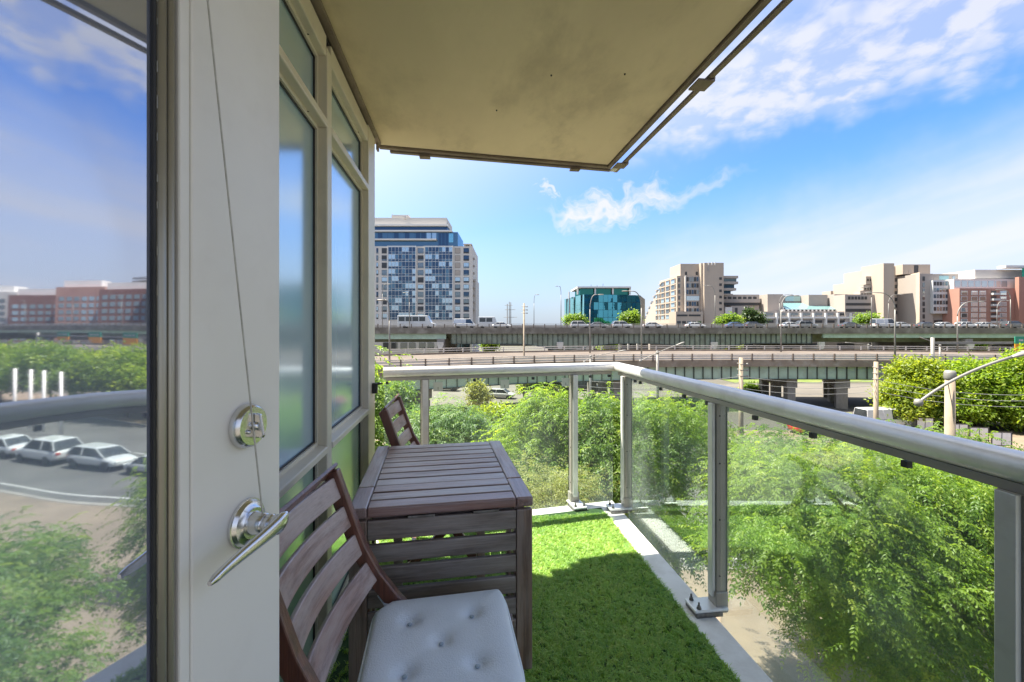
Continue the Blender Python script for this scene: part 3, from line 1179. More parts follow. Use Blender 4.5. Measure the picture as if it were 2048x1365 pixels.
def make_chair(name, label):
    ch = thing(name, label, 'chair', (0, 0, 0), 0, 'dark wooden folding chairs')
    # x forward, y across; origin on the floor under the seat's back edge
    back = [(-0.190, 0.875), (-0.150, 0.760), (-0.108, 0.645), (-0.062, 0.560), (0.000, 0.480), (0.090, 0.385), (0.330, 0.010)]
    for s in (-1, 1):
        y0, y1 = s * 0.222 - 0.014, s * 0.222 + 0.014
        rail_board(back, y0, y1, 0.046).build('back_rail', W_red, ch, bevel=0.004, seg=2)
        rail_board([(0.315, 0.425), (0.15, 0.25), (-0.09, 0.010)], s * 0.188 - 0.013, s * 0.188 + 0.013, 0.040).build('rear_leg', W_red, ch, bevel=0.004)
        MB().box(-0.02, 0.36, s * 0.205 - 0.012 - s * 0.004, s * 0.205 + 0.000 - s * 0.004, 0.395, 0.432).build('seat_rail', W_red, ch, bevel=0.003)
    up = Vector((-0.042, 0, 0.115)).normalized()
    for k, (cx, cz) in enumerate(((-0.172, 0.828), (-0.142, 0.742), (-0.109, 0.657), (-0.070, 0.575))):
        u_ = up if k < 3 else Vector((-0.052, 0, 0.09)).normalized()
        curved_slat(cx, cz, u_.x, u_.z, 0.2085, 0.066, 0.014, 0.030).build('back_slat', W_slat, ch, bevel=0.004, seg=2)
    rail_board([(-0.188, 0.872), (-0.197, 0.879)], -0.236, 0.236, 0.05).build('top_cap', W_red, ch, bevel=0.003)
    for k in range(6):
        x = 0.005 + k * 0.060
        MB().box(x, x + 0.052, -0.20, 0.20, 0.4325, 0.447).build('seat_slat', W_slat_x, ch, bevel=0.003)
    MB().box(0.175, 0.205, -0.205, 0.205, 0.225, 0.250).build('stretcher', W_red, ch, bevel=0.003)
    MB().box(-0.075, -0.050, -0.170, 0.170, 0.05, 0.085).build('stretcher', W_red, ch, bevel=0.003)
    return ch


ch1 = make_chair('folding_chair', 'dark wooden folding chair with blue cushion in front of the table')
CH1 = Vector((-0.212, 1.135, 0))
ch1.location = CH1
ch1.rotation_euler = (0, 0, R(-5))
ch2 = copy_tree(ch1)
ch2['label'] = 'dark wooden folding chair behind the table, only its slatted back showing'
ch2.location = (-0.195, 2.545, 0)
ch2.rotation_euler = (0, 0, R(-1))

# ---- tufted cushion
M_cush = pm('cushion_fabric', (0.77, 0.845, 0.89), (0.73, 0.805, 0.855), 5, 0.85, bump=0.35, bscale=260, sheen=0.15)


def build_cushion():
    n = 72
    mb = MB()
    tuft = [(-0.45, -0.45), (0.45, -0.45), (-0.45, 0.45), (0.45, 0.45), (0.0, 0.0)]
    hx, hyy = 0.192, 0.205

    def outline(a):
        c, s = math.cos(a), math.sin(a)
        e = 0.26
        return math.copysign(abs(c) ** e, c), math.copysign(abs(s) ** e, s)
    # polar-ish rings from centre to rim, top then bottom
    rings = 26
    seg = 96
    vs = []
    for side in (1, -1):
        for i in range(rings + 1):
            r_ = i / rings
            for k in range(seg):
                ox, oy = outline(2 * math.pi * (k + 0.5) / seg)
                x, y = ox * r_, oy * r_
                edge = max(0.0, 1 - max(abs(x), abs(y)) ** 5)
                h = 0.027 * (edge ** 0.42)
                d = 0.0
                for (tx, ty) in tuft:
                    q = ((x - tx) * hx) ** 2 + ((y - ty) * hyy) ** 2
                    d += 0.019 * math.exp(-q / (2 * 0.017 ** 2)) + 0.008 * math.exp(-q / (2 * 0.05 ** 2))
                    # pulled creases towards the button
                d = min(d, 0.023)
                z = side * max(0.0006, h - d * (1 if side > 0 else 0.4))
                xx, yy = x * hx, y * hyy
                # notches for the chair's rails at the back corners
                vs.append((xx, yy, z))
    st = (rings + 1) * seg
    fs = []
    for sidx in (0, 1):
        for i in range(rings):
            for k in range(seg):
                k2 = (k + 1) % seg
                a, b_, c, d = sidx * st + i * seg + k, sidx * st + i * seg + k2, sidx * st + (i + 1) * seg + k2, sidx * st + (i + 1) * seg + k
                fs.append((a, d, c, b_) if sidx == 0 else (a, b_, c, d))
    for k in range(seg):
        k2 = (k + 1) % seg
        a, b_ = rings * seg + k, rings * seg + k2
        fs.append((a, st + a, st + b_, b_))
    # cut the back corners away
    out = []
    for (x, y, z) in vs:
        for s in (-1, 1):
            dx_, dy_ = x + hx, s * y - hyy
            q = math.hypot(dx_, dy_)
            if q < 0.05 and q > 0:
                k_ = (0.05 - q)
                x += (dx_ + 0.001) / (q + 1e-6) * k_ * 0.9
                y += s * (dy_ - 0.001) / (q + 1e-6) * k_ * 0.9
        out.append((x, y, z))
    mb.add(out, fs)
    o = mb.build('seat_cushion', M_cush, None, smooth=True)
    o.location = (-0.045, 1.150, 0.477)
    o.rotation_euler = (0, R(-1.0), R(2.5))
    tag(o, 'pale blue tufted seat cushion on the nearer folding chair', 'cushion')
    M_btn = pm('cushion_button', (0.42, 0.51, 0.57), None, 20, 0.7)
    for (tx, ty) in tuft:
        MB().lathe([(0.0, -0.002), (0.0055, -0.001), (0.0065, 0.0015), (0.004, 0.0035), (0.0, 0.004)], 12, 'z', (tx * hx, ty * hyy, 0.0055)).build('button', M_btn, o, smooth=True)
    rim = [(math.copysign(abs(math.cos(a)) ** 0.26, math.cos(a)) * (hx + .001), math.copysign(abs(math.sin(a)) ** 0.26, math.sin(a)) * (hyy + .001), 0) for a in [2 * math.pi * (k + .5) / 96 for k in range(97)]]
    pp = []
    for (x, y, z) in rim[:-1]:
        for s in (-1, 1):
            dx_, dy_ = x + hx, s * y - hyy
            q = math.hypot(dx_, dy_)
            if 0 < q < 0.05:
                x += dx_ / (q + 1e-6) * (0.05 - q) * 0.9
                y += s * dy_ / (q + 1e-6) * (0.05 - q) * 0.9
        pp.append((x, y, z))
    MB().tube(pp + pp[:1], 0.0032, 6, cap=False).build('piping', M_cush, o, smooth=True)
    for s in (-1, 1):
        MB().bar((-0.150, s * 0.182, 0.0), (-0.185, s * 0.238, 0.012), 0.016, 0.0025).build('tie', M_cush, o)


build_cushion()

# =================================================================== STREET, ROADS AND TREES
def frame_obj(o):
    """objects modelled in metres right / metres ahead of the balcony"""
    o.rotation_euler = (0, 0, -PSI)
    return o


M_ground = pm('ground_mix', (0.115, 0.105, 0.09), (0.085, 0.078, 0.066), 0.05, 0.9, c3=(0.12, 0.13, 0.07), s3=0.03, f3=0.5)
M_asph = pm('asphalt', (0.105, 0.100, 0.094), (0.080, 0.076, 0.072), 0.35, 0.85, bump=0.3, bscale=30, c3=(0.13, 0.125, 0.12), s3=0.12, f3=0.6)
M_pave = pm('paving', (0.225, 0.172, 0.125), (0.18, 0.137, 0.10), 0.5, 0.85, bump=0.2, bscale=25, c3=(0.13, 0.10, 0.076), s3=0.35, f3=0.5)
M_croad = pm('concrete_road', (0.155, 0.138, 0.115), (0.125, 0.112, 0.093), 0.10, 0.85, stretch=(0.3, 1, 1), c3=(0.085, 0.078, 0.068), s3=0.25, f3=0.5)
M_verge = pm('verge_grass', (0.135, 0.185, 0.035), (0.085, 0.13, 0.025), 0.6, 0.95, c3=(0.22, 0.20, 0.07), s3=0.25, f3=0.6, bump=0.6, bscale=8)
M_kerb = pm('kerb', (0.27, 0.25, 0.22), (0.22, 0.20, 0.18), 0.8, 0.85)
M_line = pm('road_paint', (0.48, 0.47, 0.45), (0.33, 0.325, 0.31), 3, 0.7)


def sheet(name, poly, z, mat, label):
    mb = MB()
    n = len(poly)
    mb.add([(p[0], p[1], z) for p in poly], [tuple(range(n))])
    o = mb.build(name, mat)
    frame_obj(o)
    tag(o, label, None, None, 'structure')
    return o


sheet('ground', [(-4000, -3000), (4000, -3000), (4000, 6000), (-4000, 6000)], GZ, M_ground, 'pale street-level ground below the balcony')
sheet('pavement', [(-12, 8), (75, 8), (75, 19.5), (-12, 19.5)], GZ + 0.13, M_pave, 'sandy pavement under the trees below the railing')
sheet('road', [(-14, 19.8), (140, 19.8), (140, 36), (-14, 36)], GZ + 0.012, M_asph, 'dark asphalt street beyond the trees')
sheet('road', [(-60, 60), (140, 62), (160, 84), (-60, 84)], GZ + 0.014, M_croad, 'pale concrete road running under the ramp')
sheet('grass_verge', [(-60, 46), (16, 47.5), (10, 59.5), (-60, 59.5)], GZ + 0.05, M_verge, 'sunlit grass verge in front of the ramp road')
sheet('grass_verge', [(44, 86), (160, 90), (160, 97), (44, 94)], GZ + 0.05, M_verge, 'yellow-green bank seen between the dark ramp piers')
sheet('forecourt', [(-14, 36.3), (140, 36.3), (140, 46), (-14, 46)], GZ + 0.10, M_pave, 'sandy strip between the street and the ramp')
k = MB().box(-14, 140, 19.52, 19.78, GZ - 0.1, GZ + 0.14).box(-14, 140, 36.02, 36.28, GZ - 0.1, GZ + 0.14)
tag(frame_obj(k.build('kerb', M_kerb)), 'pale concrete kerbs along the asphalt street', None, None, 'structure')
mk = MB()
for i in range(26):
    mk.add([(-10 + i * 6, 27.9, GZ + 0.018), (-7.2 + i * 6, 27.9, GZ + 0.018), (-7.2 + i * 6, 28.06, GZ + 0.018), (-10 + i * 6, 28.06, GZ + 0.018)], [(0, 1, 2, 3)])
mk.add([(-14, 20.6, GZ + 0.018), (140, 20.6, GZ + 0.018), (140, 20.74, GZ + 0.018), (-14, 20.74, GZ + 0.018)], [(0, 1, 2, 3)])
tag(frame_obj(mk.build('road_marking', M_line)), 'white lane markings on the asphalt street', None, None, 'structure')

# ------------------------------------------------------------------ trees
M_bark = pm('bark', (0.14, 0.105, 0.075), (0.075, 0.055, 0.04), 6, 0.95, stretch=(1, 1, 0.25), bump=0.8, bscale=18)
LF = {
    'fresh': leaf_mat('leaf_fresh', (0.080, 0.150, 0.018), (0.170, 0.260, 0.032), (0.285, 0.350, 0.060), 0.55),
    'mid': leaf_mat('leaf_mid', (0.060, 0.125, 0.026), (0.130, 0.215, 0.040), (0.230, 0.305, 0.068), 0.52),
    'blue': leaf_mat('leaf_blueish', (0.070, 0.140, 0.055), (0.130, 0.215, 0.080), (0.210, 0.285, 0.115), 0.48),
    'yellow': leaf_mat('leaf_yellow', (0.100, 0.155, 0.016), (0.200, 0.262, 0.030), (0.32, 0.355, 0.060), 0.52),
    'olive': leaf_mat('leaf_olive', (0.145, 0.170, 0.055), (0.225, 0.245, 0.085), (0.315, 0.320, 0.130), 0.45),
    'dark': leaf_mat('leaf_dark', (0.022, 0.048, 0.016), (0.038, 0.072, 0.024), (0.062, 0.095, 0.034), 0.30),
}


def leaf_mesh(C, D, Nn, Ln, Wd):
    """folded rhombic leaves: C base points, D directions, Nn normals"""
    D = D / np.linalg.norm(D, axis=1, keepdims=True)
    S = np.cross(D, Nn)
    S /= np.linalg.norm(S, axis=1, keepdims=True) + 1e-9
    U = np.cross(S, D)
    n = len(C)
    V = np.zeros((n, 4, 3))
    L, W = Ln[:, None], Wd[:, None]
    V[:, 0] = C
    V[:, 1] = C + D * L * 0.45 + S * W * 0.5 + U * W * 0.14
    V[:, 2] = C + D * L - U * L * 0.10
    V[:, 3] = C + D * L * 0.45 - S * W * 0.5 + U * W * 0.14
    idx = np.arange(n)[:, None] * 4
    F = (idx[:, None] + np.array([[0, 1, 2], [0, 2, 3]])[None]).reshape(-1, 3)
    return V.reshape(-1, 3), F


def shell_points(rng, blobs, n, inner=0.45):
    """points through the outer part of a union of ellipsoids"""
    vol = np.array([b[3] * b[4] * b[5] for b in blobs]) ** 0.75
    pick = rng.choice(len(blobs), n, p=vol / vol.sum())
    d = rng.normal(size=(n, 3))
    d /= np.linalg.norm(d, axis=1, keepdims=True)
    d[:, 2] = np.where(d[:, 2] < -0.55, -d[:, 2] * 0.6, d[:, 2])
    r = inner + (1 - inner) * rng.random(n) ** 0.6
    B = np.array(blobs)[pick]
    P = B[:, :3] + d * B[:, 3:6] * r[:, None]
    return P, d


def crown_fronds(rng, blobs, clumps, per, flen, nl, llen, lw, droop=0.55, rc=0.42):
    """compound leaves: arching fronds of paired leaflets gathered in clumps"""
    cp, cd = shell_points(rng, blobs, clumps)
    cp = cp + rng.normal(0, 0.12, cp.shape)
    ct = np.clip(rng.normal(0.45, 0.22, clumps), 0, 1)
    o = np.repeat(cp, per, 0) + rng.normal(0, 1, (clumps * per, 3)) * np.array([rc, rc, rc * 0.7]) * 0.55
    out = np.repeat(cd, per, 0) * 0.75 + rng.normal(0, 0.75, (clumps * per, 3))
    ph = np.arctan2(out[:, 1], out[:, 0])
    F = len(o)
    L = flen * rng.uniform(0.7, 1.25, F)
    e0 = rng.uniform(0.0, 0.6, F)
    dr = droop * rng.uniform(0.7, 1.5, F)
    tone_f = np.clip(np.repeat(ct, per) + rng.normal(0, 0.10, F), 0, 1)
    Cs, Ds, Ns, Ls, Ws, Ts = [], [], [], [], [], []
    for j in range(nl):
        s = (j + 1.0) / nl
        p = o + np.stack([np.cos(ph) * L * s, np.sin(ph) * L * s, L * (e0 * s - dr * s * s)], 1)
        tan = np.stack([np.cos(ph), np.sin(ph), e0 - 2 * dr * s], 1)
        tan /= np.linalg.norm(tan, axis=1, keepdims=True)
        side = np.stack([-np.sin(ph), np.cos(ph), np.zeros(F)], 1)
        for sg in ((-1, 1) if j < nl - 1 else (0,)):
            d = tan * (0.75 if sg else 1.0) + side * sg * 0.85 + np.array([0, 0, -0.28]) + rng.normal(0, 0.16, (F, 3))
            nn = np.cross(side, tan)
            nn = np.where(nn[:, 2:3] < 0, -nn, nn) + rng.normal(0, 0.35, (F, 3))
            Cs.append(p)
            Ds.append(d)
            Ns.append(nn)
            Ls.append(llen * rng.uniform(0.75, 1.25, F) * (1.0 - 0.25 * abs(s - 0.5)))
            Ws.append(np.full(F, lw) * rng.uniform(0.8, 1.2, F))
            Ts.append(np.clip(tone_f + rng.normal(0, 0.07, F), 0, 1))
    V, Fc = leaf_mesh(np.concatenate(Cs), np.concatenate(Ds), np.concatenate(Ns), np.concatenate(Ls), np.concatenate(Ws))
    return V, Fc, np.repeat(np.concatenate(Ts), 4), cp


def crown_leaves(rng, blobs, clumps, per, rc, llen, lw):
    """simple leaves in loose clumps, for trees farther away"""
    cp, cd = shell_points(rng, blobs, clumps, 0.5)
    n = clumps * per
    c = np.repeat(cp, per, 0) + rng.normal(0, 1, (n, 3)) * rc * np.array([0.55, 0.55, 0.40])
    d = np.repeat(cd, per, 0) * 0.6 + rng.normal(0, 0.7, (n, 3)) + np.array([0, 0, -0.25])
    nn = np.array([0, 0, 1.0]) + rng.normal(0, 0.55, (n, 3)) + np.repeat(cd, per, 0) * 0.4
    ct = np.clip(rng.normal(0.48, 0.18, clumps), 0, 1)
    t = np.clip(np.repeat(ct, per) + rng.normal(0, 0.10, n), 0, 1)
    V, F = leaf_mesh(c, d, nn, llen * rng.uniform(0.7, 1.3, n), lw * rng.uniform(0.8, 1.25, n))
    return V, F, np.repeat(t, 4), cp


def make_tree(name, label, lat, d, blobs, kind, style, seed, cat='tree', group=None, trunk_r=0.16, limbs=14, **kw):
    """blobs are (right, ahead, height above street, rx, ry, rz) about the trunk's foot"""
    rng = np.random.default_rng(seed)
    x, y = L2W(lat, d)
    t = thing(name, label, cat, (x, y, GZ), -PSI, group)
    if style == 'frond':
        V, F, tone, cp = crown_fronds(rng, blobs, **kw)
    else:
        V, F, tone, cp = crown_leaves(rng, blobs, **kw)
    tri_object('crown', V, F, tone, LF[kind], t)
    zlow = min(b[2] - b[5] for b in blobs)
    top = max(b[2] + 0.5 * b[5] for b in blobs)
    cx = np.mean([b[0] for b in blobs])
    cyy = np.mean([b[1] for b in blobs])
    ks = 9
    axis = []
    for i in range(ks):
        f = i / (ks - 1)
        axis.append(Vector((cx * f ** 1.5 + 0.12 * math.sin(f * 5 + seed), cyy * f ** 1.5 + 0.12 * math.cos(f * 4 + seed) - 0.12, top * f)))
    mb = MB().tube(axis, [trunk_r * (1.25 if i == 0 else 1) * (1 - 0.82 * i / (ks - 1)) for i in range(ks)], 9)
    mb.build('trunk', M_bark, t, smooth=True)
    lb = MB()
    pick = rng.choice(len(cp), min(limbs, len(cp)), replace=False)
    for i in pick:
        e = Vector(cp[i])
        f = min(0.92, max(0.25, (e.z - 0.35 * math.hypot(e.x - cx, e.y - cyy) - 0.3) / top))
        j = f * (ks - 1)
        a = axis[int(j)].lerp(axis[min(ks - 1, int(j) + 1)], j - int(j))
        m1 = a.lerp(e, 0.5) + Vector((0, 0, 0.10 * (e - a).length))
        r0 = trunk_r * (1 - 0.82 * f) * 0.55
        lb.tube([a, a.lerp(m1, 0.5) + Vector((0, 0, 0.05)), m1, e], [r0, r0 * 0.75, r0 * 0.5, r0 * 0.15], 6)
    lb.build('limbs', M_bark, t, smooth=True)
    return t


def blob(u, v, d, ru, rv, d0, lat0, rd=None):
    """ellipsoid that covers the patch of view round (u, v) at distance d, relative to the trunk's foot"""
    s = d / FPX
    return ((u - 1024) * s - lat0, d - d0, ZV(v, d) - GZ, ru * s, (rd if rd else (ru + rv) / 2 * s), rv * s)


def tree_px(name, label, u_foot, d0, patches, kind, style, seed, **kw):
    lat0 = (u_foot - 1024) / FPX * d0
    blobs = [blob(u, v, d, ru, rv, d0, lat0) for (u, v, d, ru, rv) in patches]
    return make_tree(name, label, lat0, d0, blobs, kind, style, seed, **kw)


GT = 'trees growing just below the balcony'
near = dict(flen=0.42, nl=7, llen=0.088, lw=0.036)
tree_px('ash_tree', 'large leafy tree filling the wide right-hand glass pane', 1760, 9.6,
        [(1600, 1010, 9.2, 140, 115), (1770, 1005, 9.8, 200, 95), (1910, 1085, 9.6, 170, 145), (1700, 1120, 9.0, 180, 135), (1870, 1260, 9.2, 190, 140), (1560, 1080, 9.0, 105, 100), (1720, 1240, 9.4, 110, 80)],
        'fresh', 'frond', 11, group=GT, trunk_r=0.15, clumps=1050, per=18, droop=0.6, rc=0.5, **near)
tree_px('ash_tree', 'hazy green tree behind the large one in the right-hand glass pane', 1650, 15.0,
        [(1560, 920, 15.5, 110, 60), (1700, 945, 15, 120, 80), (1850, 930, 16, 130, 70), (1500, 1000, 14.5, 70, 80), (1960, 985, 15.5, 90, 100), (1620, 1040, 15, 130, 80), (1820, 1060, 15, 130, 90)],
        'mid', 'frond', 10, group=GT, clumps=620, per=13, droop=0.55, rc=0.6, flen=0.52, nl=6, llen=0.12, lw=0.048)
tree_px('ash_tree', 'leafy tree behind the glass pane just right of the corner post', 1345, 13.5,
        [(1330, 860, 13.2, 85, 70), (1390, 930, 13.8, 80, 90), (1290, 960, 13.0, 60, 110), (1340, 1080, 13.0, 80, 60)],
        'fresh', 'frond', 12, group=GT, clumps=420, per=13, droop=0.6, flen=0.46, nl=6, llen=0.11, lw=0.042)
tree_px('ash_tree', 'leafy tree behind the narrow glass pane left of the corner', 1190, 12.5,
        [(1195, 850, 12.6, 55, 60), (1230, 930, 12.2, 60, 90), (1165, 960, 12.4, 60, 80)],
        'mid', 'frond', 13, group=GT, clumps=330, per=12, droop=0.7, flen=0.44, nl=6, llen=0.105, lw=0.040)
tree_px('ash_tree', 'bright green tree beside the right edge of the table top', 1075, 13.0,
        [(1090, 840, 13.2, 60, 55), (1040, 905, 12.6, 60, 55), (1110, 930, 12.8, 60, 65), (1060, 990, 12.4, 70, 50)],
        'fresh', 'frond', 14, group=GT, clumps=380, per=12, droop=0.6, flen=0.44, nl=6, llen=0.105, lw=0.040)
tree_px('sumac_tree', 'pale green feathery sumac behind the back of the far chair', 905, 17.5,
        [(905, 850, 17.5, 55, 45), (870, 900, 17.0, 60, 50), (945, 880, 17.2, 50, 45), (820, 870, 17.5, 40, 45)],
        'blue', 'frond', 15, group=GT, clumps=240, per=11, droop=0.5, flen=0.60, nl=7, llen=0.13, lw=0.042, trunk_r=0.10)
tree_px('maple_tree', 'yellow-green bushy tree above the middle of the table', 1000, 20.0,
        [(990, 838, 20.2, 38, 22), (1020, 870, 20.0, 50, 25), (965, 870, 19.6, 45, 25)],
        'yellow', 'leaf', 16, group=GT, clumps=330, per=44, rc=0.42, llen=0.17, lw=0.10, trunk_r=0.10)
tree_px('young_tree', 'thin young tree standing by the silver parked car', 957, 40.0,
        [(955, 778, 40, 16, 14), (960, 800, 40, 20, 16)],
        'olive', 'leaf', 17, clumps=80, per=30, rc=0.55, llen=0.26, lw=0.13, trunk_r=0.08)
tree_px('columnar_tree', 'narrow tree squeezed between the window wall and the railing end', 700, 7.5,
        [(735, 790, 7.4, 30, 75), (720, 900, 7.4, 45, 90), (745, 1000, 7.4, 30, 80)],
        'mid', 'frond', 18, clumps=120, per=11, droop=0.6, flen=0.30, nl=5, llen=0.08, lw=0.036, trunk_r=0.10)
tree_px('hazy_tree', 'dull green tree behind the small left-hand glass pane', 790, 26.0,
        [(790, 800, 26, 32, 35), (815, 850, 25, 40, 35)],
        'blue', 'leaf', 19, clumps=160, per=40, rc=0.55, llen=0.20, lw=0.11)
tree_px('dry_shrub', 'pale grey-green wispy shrub low behind the end pane', 1105, 9.6,
        [(1105, 985, 9.6, 60, 50), (1150, 1000, 9.4, 40, 40), (1060, 1000, 9.4, 40, 40)],
        'olive', 'frond', 20, cat='shrub', clumps=110, per=10, droop=0.2, flen=0.36, nl=5, llen=0.07, lw=0.018, trunk_r=0.05, limbs=34)
GM = 'street trees in front of the expressway'
tree_px('street_tree', 'dense green tree left of the tall concrete lamp post', 1830, 49.0,
        [(1835, 768, 49, 50, 46), (1805, 805, 48, 38, 40), (1865, 812, 49.5, 50, 42)],
        'yellow', 'leaf', 21, group=GM, clumps=520, per=60, rc=0.9, llen=0.36, lw=0.20)
tree_px('street_tree', 'dense green tree right behind the tall concrete lamp post', 1950, 48.0,
        [(1945, 772, 48, 60, 50), (1905, 812, 47.5, 50, 40), (1985, 815, 48, 55, 45)],
        'fresh', 'leaf', 22, group=GM, clumps=520, per=60, rc=0.9, llen=0.36, lw=0.20)
tree_px('street_tree', 'dense green tree cut off by the right edge of the view', 2075, 46.0,
        [(2065, 745, 46, 50, 45), (2050, 818, 46, 75, 48), (2120, 790, 46, 60, 70)],
        'fresh', 'leaf', 23, group=GM, clumps=520, per=60, rc=0.9, llen=0.36, lw=0.20)
# more of the same row, seen only mirrored in the door
GR = 'trees mirrored in the glass door'
mlab = ('green street tree mirrored nearest the door frame', 'broad green street tree mirrored behind the white poles', 'green street tree mirrored left of the white poles', 'green street tree mirrored at the left edge of the glass door')
for i, (la, dd, s) in enumerate(((56, 38, 24), (66, 37, 25), (77, 38, 26), (89, 37, 27))):
    make_tree('street_tree', mlab[i], la, dd,
              [(0, 0, 5.6, 4.6, 3.6, 3.2), (3.4, 0.5, 4.2, 4.0, 3.0, 2.8), (-3.4, -0.4, 4.4, 4.0, 3.0, 2.8)],
              ('fresh', 'mid')[i % 2], 'leaf', s, group=GR, clumps=300, per=44, rc=0.9, llen=0.40, lw=0.24)
make_tree('ash_tree', 'leafy tree below the balcony mirrored low in the glass door', 11.0, 5.6,
          [(0, 0, 5.6, 1.9, 1.6, 1.5), (1.8, 1.0, 5.2, 1.6, 1.5, 1.4), (-1.6, -0.8, 5.0, 1.5, 1.4, 1.3)], 'mid', 'frond', 28, group=GR,
          clumps=230, per=11, droop=0.6, flen=0.44, nl=6, llen=0.11, lw=0.045)
# greenery behind and under the roads
for (u, v, d, ru, rv, kd, lab, s) in (
        (1065, 775, 66, 30, 14, 'yellow', 'bright green shrub between the parked cars and the ramp', 31),
        (1110, 780, 60, 35, 18, 'fresh', 'round green shrub right of the silver parked car', 32),
        (1150, 640, 142, 18, 9, 'mid', 'small tree at the left foot of the teal glass building', 33),
        (1262, 637, 140, 17, 12, 'mid', 'bright round tree at the right foot of the teal glass building', 34),
        (1457, 641, 140, 22, 9, 'mid', 'bright green tree beside the concrete stair tower', 35),
        (1735, 640, 140, 16, 10, 'mid', 'bright green tree in front of the right concrete block', 36),
        (1500, 632, 150, 5, 13, 'dark', 'dark narrow conifer before the low concrete terrace', 37),
        (1515, 640, 150, 9, 8, 'dark', 'dark bush beside the narrow conifer', 38),
        (1455, 693, 128, 22, 8, 'yellow', 'bright shrub under the expressway girder', 39),
        (1945, 690, 128, 16, 8, 'mid', 'green shrub under the right end of the expressway', 40),
        (980, 686, 130, 12, 10, 'fresh', 'green tree under the expressway near the ship masts', 41),
        (1215, 690, 128, 14, 9, 'fresh', 'green shrub under the expressway below the teal building', 42),
        (1615, 783, 92, 24, 12, 'yellow', 'yellow sunlit shrub between the dark ramp piers', 43),
        (1690, 786, 92, 26, 8, 'yellow', 'low yellow shrub right of the dark ramp pier', 44),
        (1500, 782, 70, 12, 12, 'mid', 'roadside bush by the pale concrete ramp column', 45)):
    lat0 = (u - 1024) / FPX * d
    b = blob(u, v, d, ru, rv, d, lat0)
    lo = b[2] - b[5]
    bl = [b]
    if lo > 3.0:
        bl = [b, (0, 0, b[2] - b[5] * 0.9, b[3] * 0.8, b[4] * 0.8, b[5])]
    sz = 0.0052 * d
    make_tree('small_tree' if b[2] > 4 else 'roadside_shrub', lab, lat0, d, bl, kd, 'leaf', s, cat='tree' if b[2] > 4 else 'shrub',
              trunk_r=0.12, limbs=6, clumps=90, per=30, rc=0.010 * d, llen=sz, lw=sz * 0.6)

# ------------------------------------------------------------------ ramp and expressway
M_conc = pm('road_concrete', (0.345, 0.305, 0.255), (0.275, 0.24, 0.20), 0.25, 0.9, c3=(0.17, 0.145, 0.12), s3=0.35, f3=0.7, stretch=(1, 1, 0.5))
M_fascia = pm('fascia_brown', (0.265, 0.205, 0.155), (0.20, 0.155, 0.115), 0.35, 0.85, c3=(0.40, 0.36, 0.31), s3=0.6, f3=0.45)
M_fascia2 = pm('fascia_dark', (0.185, 0.160, 0.130), (0.125, 0.105, 0.085), 0.30, 0.9, c3=(0.33, 0.30, 0.26), s3=0.4, f3=0.5)
M_green = pm('girder_green', (0.42, 0.52, 0.40), (0.35, 0.45, 0.34), 0.4, 0.7, c3=(0.25, 0.27, 0.20), s3=0.7, f3=0.4)
M_green2 = pm('girder_green_worn', (0.275, 0.305, 0.230), (0.21, 0.235, 0.175), 0.3, 0.75, c3=(0.15, 0.130, 0.095), s3=0.5, f3=0.6)
M_stiff = pm('stiffener_dark', (0.075, 0.085, 0.065), (0.05, 0.05, 0.04), 1.0, 0.8)
M_rpost = pm('bridge_post', (0.16, 0.125, 0.10), (0.11, 0.085, 0.07), 2, 0.8)
M_rrail = pm('bridge_rail', (0.60, 0.55, 0.49), (0.50, 0.46, 0.41), 1, 0.7, c3=(0.3, 0.25, 0.2), s3=1.0, f3=0.3)
M_pier = pm('pier_concrete', (0.30, 0.27, 0.24), (0.22, 0.195, 0.17), 0.3, 0.9, c3=(0.14, 0.12, 0.10), s3=0.4, f3=0.6)
M_lamp = pm('lamp_grey', (0.25, 0.24, 0.22), (0.205, 0.195, 0.18), 1.0, 0.55, metal=0.2)
M_cpole = pm('concrete_pole', (0.34, 0.275, 0.20), (0.29, 0.235, 0.17), 2.0, 0.85, c3=(0.36, 0.31, 0.25), s3=1.0, f3=0.4)


def catmull(pts, step):
    out = []
    P = [Vector(p) for p in pts]
    P = [P[0] * 2 - P[1]] + P + [P[-1] * 2 - P[-2]]
    for i in range(1, len(P) - 2):
        n = max(2, int((P[i + 1] - P[i]).length / 0.5))
        for j in range(n):
            t_ = j / n
            a, b_, c, d = P[i - 1], P[i], P[i + 1], P[i + 2]
            out.append(0.5 * ((2 * b_) + (c - a) * t_ + (2 * a - 5 * b_ + 4 * c - d) * t_ ** 2 + (3 * b_ - a - 3 * c + d) * t_ ** 3))
    out.append(P[-2])
    # resample evenly
    res = [out[0]]
    acc = 0.0
    for a, b_ in zip(out, out[1:]):
        seg = (b_ - a).length
        while acc + seg >= step:
            f = (step - acc) / seg
            a = a.lerp(b_, f)
            res.append(a.copy())
            seg = (b_ - a).length
            acc = 0.0
        acc += seg
    return res


def strip(path, outs, zs):
    """sweep a closed section along a plan path; section points are (offset to the right of travel's left normal, z)"""
    mb = MB()
    n = len(outs)
    m = len(path)
    for i, p in enumerate(path):
        t_ = (path[min(i + 1, m - 1)] - path[max(i - 1, 0)]).normalized()
        nr = Vector((-t_.y, t_.x))
        for o_, z_ in zip(outs, zs):
            q = p + nr * o_
            mb.v.append((q.x, q.y, z_))
    for i in range(m - 1):
        for k in range(n):
            k2 = (k + 1) % n
            mb.f.append((i * n + k, (i + 1) * n + k, (i + 1) * n + k2, i * n + k2))
    mb.f.append(tuple(range(n)))
    mb.f.append(tuple(reversed(range((m - 1) * n, m * n))))
    return mb


